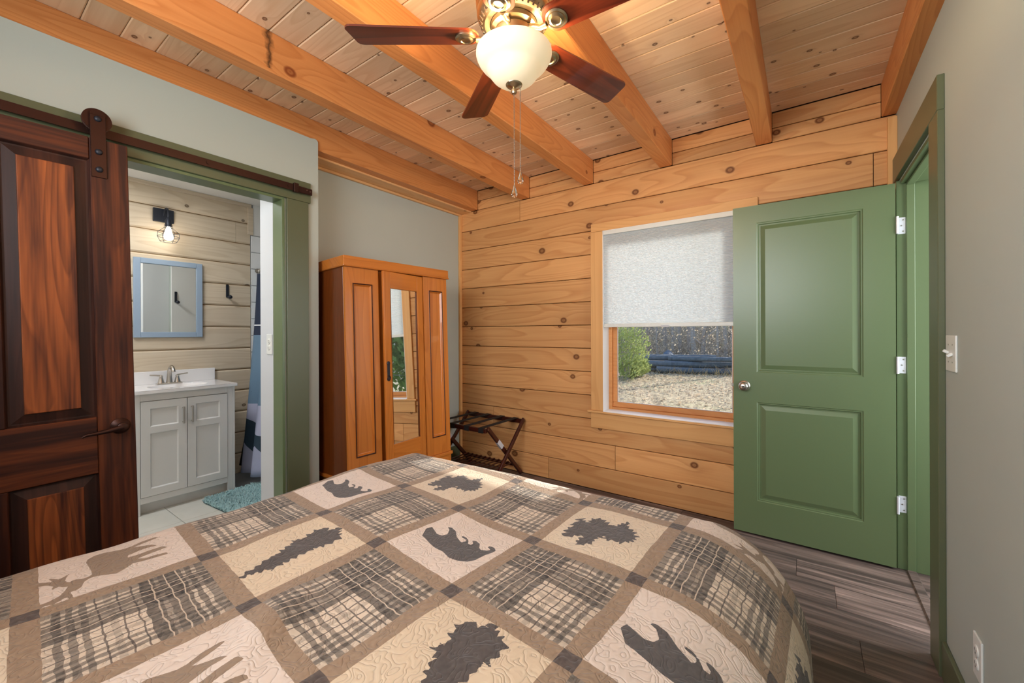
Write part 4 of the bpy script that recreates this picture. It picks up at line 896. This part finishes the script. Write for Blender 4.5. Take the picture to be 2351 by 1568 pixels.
STEP = 0.0052
s_ax = np.arange(XL_IN - 0.62, XR_IN + 0.86, STEP); t_ax = np.arange(-0.62, YF_IN + 0.66, STEP)
S, Tt = np.meshgrid(s_ax, t_ax); ns, nt = len(s_ax), len(t_ax)
s, t = S.ravel(), Tt.ravel()
def smoothnoise(x, y, f, seed):
    r = np.random.default_rng(seed); v = np.zeros_like(x)
    for _ in range(7):
        a = r.uniform(0, 2 * np.pi); ph = r.uniform(0, 2 * np.pi); q = f * r.uniform(0.6, 1.5); v += np.sin((x * np.cos(a) + y * np.sin(a)) * q + ph)
    return v / 7
# position on the bed: flat top, then rolled over the edges and hanging
qx = np.clip(s, XL_IN, XR_IN); qy = np.minimum(t, YF_IN)
dx, dy = s - qx, t - qy; d = np.hypot(dx, dy); nx = np.where(d > 0, dx / np.maximum(d, 1e-9), 0); ny = np.where(d > 0, dy / np.maximum(d, 1e-9), 0)
ang = np.arctan2(np.abs(ny), np.abs(nx)) / (np.pi / 2)           # 0 at a side, 1 at the foot
Rr = np.where(nx > 0, 0.30, 0.13); Rf = 0.11
R = Rr * (1 - ang) + Rf * ang
lim = R * (np.pi / 2 * 0.92); phi = np.minimum(d, lim) / R
flare = np.where(nx > 0, 0.10, 0.06) * (1 - ang) + 0.05 * ang
rest = np.maximum(d - lim, 0)
out = R * np.sin(phi) + rest * (np.cos(0.92 * np.pi / 2) * 0.6 + flare * 0.3); down = R * (1 - np.cos(phi)) + rest * np.sin(0.92 * np.pi / 2)
corner = np.sin(np.pi * ang) ** 2
along = np.where(ang > 0.5, s, t)
hang = np.clip(rest / 0.3, 0, 1)
out += hang * (0.016 * np.sin(along * 15 + 1.3) * (1 - corner) + corner * 0.045 * np.sin(np.arctan2(ny, np.abs(nx)) * 9 + 0.6) * np.clip(rest / 0.2, 0, 1))
px_, py_ = qx + nx * out, qy + ny * out
top = ZQ + 0.010 * smoothnoise(s, t, 9, 1) * np.exp(-d * 6) + 0.0045 * smoothnoise(s, t, 26, 2)
# long soft fold across the middle and a sag towards the edges
top += 0.022 * np.exp(-(((s + 0.98) * 0.80 + (t - 0.42) * 0.60) / 0.055) ** 2) * np.exp(-(((s + 0.98) * -0.60 + (t - 0.42) * 0.80) / 0.16) ** 2)
top += 0.006 * np.sin((s * 0.5 + t) * 6.0)
pz_ = top - down
pz_ = np.maximum(pz_, 0.035 + 0.02 * smoothnoise(s, t, 12, 5) + 0.02)
ij = MI @ (np.array([s, t]) - A0[:, None]); I, J = ij[0], ij[1]
ci, cj = np.floor(I).astype(int), np.floor(J).astype(int)
plaid = ((ci + cj) % 2 == 0)
sd = np.full(len(s), 1.0)
bg = np.zeros((len(s), 4), np.float32); fg = np.zeros((len(s), 4), np.float32); bg[:, 3] = fg[:, 3] = 1
CRE, TANC, DGREY, BROWNG, TAN = lin(224, 212, 202), lin(218, 201, 174), lin(68, 68, 70), lin(62, 58, 58), lin(156, 134, 110)
kinds = {-2: (DEER, CRE, TAN), -1: (TREE_J, TANC, BROWNG), 0: (BEAR, CRE, DGREY), 1: (CONE_J, lin(220, 207, 184), DGREY)}
for key, (poly, cb, cf) in kinds.items():
    m = (~plaid) & (((cj + 2) % 4 - 2) == key)
    bg[m] = cb; fg[m] = cf
    loc = np.array([I[m] - ci[m], J[m] - cj[m]]).T
    sd[m] = sdf(loc, poly)
me = bpy.data.meshes.new('quilt')
nv_ = ns * nt; me.vertices.add(nv_); me.vertices.foreach_set('co', np.array([px_, py_, pz_]).T.astype(np.float32).ravel())
ii, jj = np.meshgrid(np.arange(ns - 1), np.arange(nt - 1)); q0 = (jj * ns + ii).ravel()
fc = np.array([q0, q0 + 1, q0 + ns + 1, q0 + ns]).T.astype(np.int32); nf = len(fc)
me.loops.add(nf * 4); me.loops.foreach_set('vertex_index', fc.ravel()); me.polygons.add(nf)
me.polygons.foreach_set('loop_start', np.arange(0, nf * 4, 4, dtype=np.int32))
try: me.polygons.foreach_set('loop_total', np.full(nf, 4, np.int32))
except Exception: pass
me.polygons.foreach_set('use_smooth', np.ones(nf, bool)); me.update(); me.validate()
uvl = me.uv_layers.new(name='UVMap'); uvl.data.foreach_set('uv', np.array([I, J]).T[fc.ravel()].astype(np.float32).ravel())
for nm, data in (('sd', sd), ('plaid', plaid.astype(float))):
    at_ = me.attributes.new(nm, 'FLOAT', 'POINT'); at_.data.foreach_set('value', data.astype(np.float32))
for nm, data in (('bgc', bg), ('fgc', fg)):
    at_ = me.attributes.new(nm, 'FLOAT_COLOR', 'POINT'); at_.data.foreach_set('color', data.ravel())
k = NT('quilt_print')
UV = k.coord('UV'); Q = k.sep(UV)
wn3 = k.n.new('ShaderNodeTexNoise'); wn3.noise_dimensions = '2D'; wn3.inputs['Scale'].default_value = 9.0; wn3.inputs['Detail'].default_value = 1; k.put(wn3.inputs['Vector'], UV); wsp = k.sep(wn3.outputs['Color']); wob, wob2 = wsp[0], wsp[1]
ui = k.math('ADD', Q[0], k.math('MULTIPLY', k.math('SUBTRACT', wob, 0.5), 0.03)); vi = k.math('ADD', Q[1], k.math('MULTIPLY', k.math('SUBTRACT', wob2, 0.5), 0.03))
fu, fv = k.math('FRACT', ui), k.math('FRACT', vi)
bands = [(0, .70), (.12, .10), (.145, .80), (.18, .12), (.205, .85), (.34, .55), (.37, .90), (.46, .04), (.60, .30), (.64, .02), (.73, .66), (.765, .06), (.79, .72), (.825, .08), (.85, .78), (.89, .12)]
bu, bv = k.ramp(fu, bands, 'CONSTANT'), k.ramp(k.math('SUBTRACT', 1.0, fv), bands, 'CONSTANT')
f = k.math('SUBTRACT', 1.0, k.math('MULTIPLY', k.math('SUBTRACT', 1.0, k.math('MULTIPLY', bu, 0.85)), k.math('SUBTRACT', 1.0, k.math('MULTIPLY', bv, 0.85))))
ink = k.noise(UV, 26, 1)
f = k.math('MULTIPLY', f, k.math('ADD', 0.72, k.math('MULTIPLY', ink, 0.5)), clamp=True)
pc = k.mix(k.math('POWER', f, 0.82), lin(226, 211, 190), lin(36, 33, 34))
def lines(fr, ps, w):
    m = None
    for p_ in ps:
        x = k.math('LESS_THAN', k.math('ABSOLUTE', k.math('SUBTRACT', fr, p_)), w); m = x if m is None else k.math('MAXIMUM', m, x)
    return m
fvi = k.math('SUBTRACT', 1.0, fv)
dk = k.math('MAXIMUM', lines(fu, (.50, .575, .68), .005), lines(fvi, (.50, .575, .68), .005))
pc = k.mix(k.math('MULTIPLY', dk, .8), pc, lin(66, 58, 56))
cl = k.math('MAXIMUM', lines(fu, (.235, .30, .395), .0042), lines(fvi, (.235, .30, .395), .0042))
pc = k.mix(k.math('MULTIPLY', cl, .75), pc, lin(224, 208, 186))
SDA = k.attr('sd'); fig = k.math('LESS_THAN', k.math('ADD', SDA['Fac'], k.math('MULTIPLY', k.math('SUBTRACT', k.noise(UV, 60, 2), 0.5), 0.008)), 0.005)
fcol = k.mix(k.math('MULTIPLY', ink, 0.5), k.attr('fgc')['Color'], lin(118, 110, 106))
bcol = k.mix(k.math('MULTIPLY', ink, 0.35), k.attr('bgc')['Color'], lin(210, 190, 164))
pic = k.mix(fig, bcol, fcol)
blk = k.mix(k.math('GREATER_THAN', k.attr('plaid')['Fac'], 0.5), pic, pc)
eu = k.math('GREATER_THAN', k.math('ABSOLUTE', k.math('SUBTRACT', k.math('FRACT', k.math('ADD', Q[0], k.math('MULTIPLY', k.math('SUBTRACT', wob, .5), .012))), 0.5)), 0.436)
ev = k.math('GREATER_THAN', k.math('ABSOLUTE', k.math('SUBTRACT', k.math('FRACT', k.math('ADD', Q[1], k.math('MULTIPLY', k.math('SUBTRACT', wob2, .5), .012))), 0.5)), 0.436)
sash = k.mix(ink, lin(136, 115, 94), lin(170, 148, 124))
cs = k.mix(ink, lin(48, 42, 42), lin(110, 98, 92))
colr = k.mix(k.math('MAXIMUM', eu, ev), blk, sash); colr = k.mix(k.math('MULTIPLY', eu, ev), colr, cs)
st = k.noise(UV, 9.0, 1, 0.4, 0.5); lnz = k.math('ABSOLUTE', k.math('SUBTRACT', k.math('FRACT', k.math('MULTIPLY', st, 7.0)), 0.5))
colr = k.mix(k.ramp(lnz, [(0, 0.28), (0.05, 0.0)]), colr, lin(104, 90, 78)); k.set(Base_Color=colr, Roughness=0.82, Sheen_Weight=0.2)  # seams tinted darker: stitch thread plus crease shade painted into the colour
h = k.math('ADD', k.ramp(lnz, [(0, 0), (0.07, 0.45), (0.20, 0.8), (0.5, 1)]), 0.0)
k.bump(h, 0.5, 0.0035)
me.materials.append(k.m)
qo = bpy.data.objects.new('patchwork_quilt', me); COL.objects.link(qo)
tag(qo, 'patchwork quilt with plaid, bear, deer and pine tree blocks spread over the bed', 'quilt')
# ================================================================== OUTDOORS
GZ = -0.55
def gheight(x, y):
    h = GZ + 0.05 * math.sin(x * 0.4 + 1) * math.cos(y * 0.3)
    if y > 19: h += 0.0075 * (y - 19) ** 2 * min(1, (y - 19) / 12) * 0.9
    return h
k = NT('leaf_litter'); cc = k.coord(); n1 = k.noise(cc, 9, 6, 0.7, 0.4); n2 = k.noise(cc, 0.5, 3); n3 = k.noise(cc, 26, 3, 0.7)
c = k.mix(k.ramp(n1, [(0.35, 0), (0.62, 1)]), lin(108, 92, 72), lin(206, 190, 152))
c = k.mix(k.ramp(n3, [(0.52, 0), (0.60, 0.9)]), c, lin(70, 58, 48)); c = k.mix(k.ramp(n2, [(0.52, 0), (0.68, 0.5)]), c, lin(142, 148, 96))
k.set(Base_Color=c, Roughness=0.95); k.bump(n1, 0.6, 0.05); MATS['leaf_litter'] = k.m
k = NT('bark'); cc = k.coord(); n1 = k.noise(cc, 14, 4, 0.7); k.set(Base_Color=k.mix(n1, lin(96, 90, 88), lin(196, 190, 186)), Roughness=0.9); MATS['bark'] = k.m
k = NT('old_log'); cc = k.coord(); n1 = k.noise(cc, 6, 4, 0.7); k.set(Base_Color=k.mix(n1, lin(50, 54, 60), lin(130, 138, 146)), Roughness=0.85); MATS['old_log'] = k.m
k = NT('brush_twig'); nb = k.noise(k.coord(), 1.7, 3, 0.7); k.set(Base_Color=k.ramp(nb, [(0.3, lin(70, 66, 70)), (0.5, lin(150, 136, 122)), (0.7, lin(226, 212, 194))]), Roughness=0.9); MATS['brush_twig'] = k.m; plain('dry_grass', (190, 160, 112), 0.9, var=0.2)
def leafmat(name, a, b):
    k = NT(name); n1 = k.noise(k.coord(), 2.2, 3); cl_ = k.mix(n1, lin(*a), lin(*b)); d_ = k.n.new('ShaderNodeBsdfDiffuse'); t_ = k.n.new('ShaderNodeBsdfTranslucent'); m_ = k.n.new('ShaderNodeMixShader'); m_.inputs[0].default_value = 0.35
    k.put(d_.inputs[0], cl_); k.put(t_.inputs[0], cl_); k.t.links.new(d_.outputs[0], m_.inputs[1]); k.t.links.new(t_.outputs[0], m_.inputs[2]); k.t.links.new(m_.outputs[0], k.out.inputs[0]); MATS[name] = k.m
leafmat('needle_green', (64, 92, 48), (150, 176, 96)); leafmat('shrub_green', (112, 130, 70), (206, 214, 146))
gm = bpy.data.meshes.new('ground'); gx = [-60 + 2.0 * i for i in range(56)]; gy = [YF + 0.35 + 1.6 * j for j in range(46)]
gv = [(a, b, gheight(a, b)) for b in gy for a in gx]; nx_ = len(gx)
gm.from_pydata(gv, [], [(j * nx_ + i, j * nx_ + i + 1, (j + 1) * nx_ + i + 1, (j + 1) * nx_ + i) for j in range(len(gy) - 1) for i in range(nx_ - 1)]); gm.materials.append(MATS['leaf_litter'])
for p in gm.polygons: p.use_smooth = True
go = bpy.data.objects.new('ground', gm); COL.objects.link(go); tag(go, 'sunlit yard of dry grass and fallen leaves outside the window', 'ground', kind='structure')

def ray_ground(u, t):
    r_ = (u - 1175.5) / FPX; d_ = F_ + R_ * r_; return Vector((d_.x * t, d_.y * t, gheight(d_.x * t, d_.y * t)))
# bare winter trees
def bare_tree(x, y, h, r, seed):
    rr_ = random.Random(seed); z0_ = gheight(x, y) - 0.1
    t = thing('bare_tree', 'slender leafless grey tree at the wood edge outside the window', 'tree', (x, y, z0_), group='leafless trees beyond the yard')
    lean = Vector((rr_.uniform(-.06, .06), rr_.uniform(-.06, .06), 0)); pts = [Vector((lean.x * h * i / 6 + rr_.uniform(-.05, .05), lean.y * h * i / 6 + rr_.uniform(-.05, .05), h * i / 6)) for i in range(7)]
    B().tube(pts, [r * (1.15 - 0.15 * i) for i in range(7)], 6).obj('trunk', 'bark', t, True)
    br = B()
    for i in range(9):
        f_ = rr_.uniform(0.12, 0.95) * 5.9; a_ = pts[int(f_)].lerp(pts[int(f_) + 1], f_ % 1); an = rr_.uniform(0, 6.28); L_ = rr_.uniform(0.6, 1.9)
        b_ = a_ + Vector((math.cos(an) * L_, math.sin(an) * L_, L_ * rr_.uniform(0.2, 0.9))); c_ = b_ + Vector((math.cos(an + .6) * L_ * .5, math.sin(an + .6) * L_ * .5, L_ * 0.4))
        br.tube([a_, b_, c_], [r * .3, r * .18, r * .06], 4)
    br.obj('branches', 'bark', t, True)['kind'] = 'stuff'
random.seed(11)
for i in range(18):
    u = 1360 + 360 * ((i * 0.618) % 1); tt = 21 + 9 * ((i * 0.371) % 1); p = ray_ground(u, tt); bare_tree(p.x, p.y, random.uniform(7, 11), random.uniform(0.05, 0.15), i)
for i in range(5):
    bare_tree(-1 + 4.0 * i + random.uniform(-1, 1), 22 + random.uniform(0, 7), random.uniform(7, 11), random.uniform(0.06, 0.16), 100 + i)
# tangle of twigs and undergrowth
def twigs(name, mat, n, xr, yr, hr, w, spread, lab, cat):
    V, Fs = [], []
    for _ in range(n):
        x, y = random.uniform(*xr), random.uniform(*yr); z = gheight(x, y); h = random.uniform(*hr); a = random.uniform(0, 6.28); tip = Vector((random.gauss(0, spread) * h, random.gauss(0, spread) * h, h)); o_ = Vector((math.cos(a) * w, math.sin(a) * w, 0)); b_ = Vector((x, y, z)); i0 = len(V)
        V += [b_ - o_, b_ + o_, b_ + tip * 0.55 + o_ * .6, b_ + tip * 0.55 - o_ * .6, b_ + tip + Vector((tip.x * .4, tip.y * .4, 0))]; Fs += [(i0, i0 + 1, i0 + 2, i0 + 3), (i0 + 3, i0 + 2, i0 + 4)]
    m = bpy.data.meshes.new(name); m.from_pydata(V, [], Fs); m.materials.append(MATS[mat]); o = bpy.data.objects.new(name, m); COL.objects.link(o); tag(o, lab, cat, kind='stuff'); return o
twigs('undergrowth', 'brush_twig', 5200, (-14, 16), (21.5, 36), (0.5, 2.6), 0.014, 0.8, 'grey-brown tangle of bare undergrowth at the wood edge', 'undergrowth')
twigs('weeds', 'dry_grass', 1800, (-9, 4), (18.6, 20.4), (0.12, 0.5), 0.010, 0.5, 'straw-coloured weeds along the yard edge', 'weeds')
def leaf_scatter(name, mat, n, xr, yr, zr, size, lab, cat):
    V, Fs = [], []
    for _ in range(n):
        x, y = random.uniform(*xr), random.uniform(*yr); p = Vector((x, y, gheight(x, y) + random.uniform(*zr) ** 1.0)); nrm = Vector((random.gauss(0, 1), random.gauss(0, 1), random.gauss(0, 1))).normalized(); u1 = nrm.orthogonal().normalized() * size * random.uniform(.5, 1.4); u2 = nrm.cross(u1) * .6; i0 = len(V)
        V += [p - u1, p + u2, p + u1, p - u2]; Fs.append((i0, i0 + 1, i0 + 2, i0 + 3))
    m = bpy.data.meshes.new(name); m.from_pydata(V, [], Fs); m.materials.append(MATS[mat]); o = bpy.data.objects.new(name, m); COL.objects.link(o); tag(o, lab, cat, kind='stuff'); return o
leafmat('dry_leaf', (150, 130, 108), (236, 220, 196))
leaf_scatter('dead_leaves', 'dry_leaf', 5000, (-13, 9), (20.8, 27), (0.0, 2.4), 0.055, 'pale dead leaves clinging to the undergrowth at the wood edge', 'leaves')
leaf_scatter('fallen_leaves', 'dry_leaf', 9000, (-9, 3), (6.5, 19.5), (0.005, 0.03), 0.05, 'fallen leaves strewn over the yard', 'leaves')
# leafy shrubs and an evergreen
def foliage(c, rx, ry, rz, n, size, mat, name, parent, taper=0.0):
    V, Fs = [], []
    for _ in range(n):
        while True:
            d_ = Vector((random.gauss(0, 1), random.gauss(0, 1), random.gauss(0, 1)))
            if d_.length > 0.1: break
        d_ = d_.normalized() * (random.uniform(0.45, 1.0)); zz = d_.z; tp_ = 1 - taper * (zz + 1) / 2
        p = Vector((c[0] + d_.x * rx * tp_, c[1] + d_.y * ry * tp_, c[2] + zz * rz)); nrm = Vector((random.gauss(0, 1), random.gauss(0, 1), random.gauss(0, 1) + .3)).normalized(); u1 = nrm.orthogonal().normalized(); u2 = nrm.cross(u1); s_ = size * random.uniform(.6, 1.3); i0 = len(V)
        V += [p - u1 * s_, p + u2 * s_ * .45, p + u1 * s_, p - u2 * s_ * .45]; Fs.append((i0, i0 + 1, i0 + 2, i0 + 3))
    m = bpy.data.meshes.new(name); m.from_pydata(V, [], Fs); m.materials.append(MATS[mat]); o = bpy.data.objects.new(name, m); COL.objects.link(o); o.parent = parent; return o
def shrub(u, tt, r, h, lab):
    p = ray_ground(u, tt); t = thing('leafy_shrub', lab, 'shrub', p, group='green shrubs outside the window')
    foliage((0, 0, h * .55), r, r, h * .55, 2600, 0.06, 'shrub_green', 'foliage', t)
    st_ = B()
    for i in range(7): a = 0.9 * i; st_.tube([(0, 0, -0.05), (math.cos(a) * r * .5, math.sin(a) * r * .5, h * .8)], [0.02, 0.008], 5)
    st_.obj('stems', 'bark', t, True)
shrub(1440, 15.5, 0.85, 2.1, 'tall bright green leafy shrub at the yard edge outside the window')
shrub(1452, 16.8, 0.75, 0.85, 'low green shrub in front of the tall one outside the window')
ev_ = thing('evergreen_tree', 'sunlit evergreen tree reflected in the wardrobe mirror', 'tree', (5.2, 11.5, gheight(5.2, 11.5)))
B().tube([(0, 0, -0.1), (0.1, 0, 2.5), (0, 0.1, 6.5)], [0.16, 0.12, 0.03], 8).obj('trunk', 'bark', ev_, True)
foliage((0, 0, 3.4), 2.6, 2.6, 3.4, 9000, 0.17, 'needle_green', 'foliage', ev_, taper=0.75)
eb = B()
for i in range(34):
    a = 2.4 * i; z_ = 0.5 + 0.16 * i; L_ = 2.3 * (1 - z_ / 7.2); eb.tube([(0, 0, z_), (math.cos(a) * L_, math.sin(a) * L_, z_ + 0.25)], [0.03, 0.01], 4)
eb.obj('branches', 'bark', ev_, True)['kind'] = 'stuff'
# felled logs and a heap under a tarpaulin
random.seed(5)
base = ray_ground(1575, 18.2)
for i in range(13):
    row = 0 if i < 6 else (1 if i < 10 else 2); q = i - (0, 6, 10)[row]; L_ = random.uniform(2.0, 4.4); r_ = random.uniform(0.10, 0.17); cx0 = base.x + random.uniform(-0.9, 0.9); cy0 = base.y + 0.34 * q + 0.17 * row; z_ = base.z + 0.13 + 0.25 * row; a = random.uniform(-.3, .3)
    o = thing('felled_log', 'weathered grey felled log lying in the heap at the yard edge', 'log', (cx0, cy0, z_), (0, random.uniform(-.03, .03), a), group='felled logs at the yard edge')
    B().cyl((-L_ / 2, 0, 0), (L_ / 2, 0, 0.02), r_, r_ * .8, n=10, caps=False).obj('bark', 'old_log', o, True)
    B().cyl((-L_ / 2, 0, 0), (-L_ / 2 + .004, 0, 0), r_, n=10).cyl((L_ / 2 - .004, 0, .02), (L_ / 2, 0, .02), r_ * .8, n=10).obj('cut_end', 'bark', o)
tb_ = ray_ground(1535, 20.5); tv = B(); n_ = 18
k = NT('tarp_blue'); nz = k.noise(k.comb(k.sep(k.coord())[0], k.sep(k.coord())[1], k.math('MULTIPLY', k.sep(k.coord())[2], 6.0)), 2.4, 3); k.set(Base_Color=k.mix(nz, lin(52, 66, 84), lin(118, 134, 154)), Roughness=0.8); MATS['tarp_blue'] = k.m
vs_ = [[tv.bm.verts.new(((i / n_ - .5) * 2.6, (j / n_ - .5) * 1.6, 0.85 * (0.75 + 0.35 * math.sin(i * 0.9)) * max(0, 1 - (abs(i / n_ - .5) * 2) ** 2.2) * max(0, 1 - (abs(j / n_ - .5) * 2) ** 2.2) + random.uniform(0, .09))) for j in range(n_ + 1)] for i in range(n_ + 1)]
for i in range(n_):
    for j in range(n_): tv.bm.faces.new((vs_[i][j], vs_[i + 1][j], vs_[i + 1][j + 1], vs_[i][j + 1]))
to = tv.obj('tarp_heap', 'tarp_blue', None, True); to.location = tb_; tag(to, 'grey-blue tarpaulin heap behind the felled logs outside', 'tarpaulin')
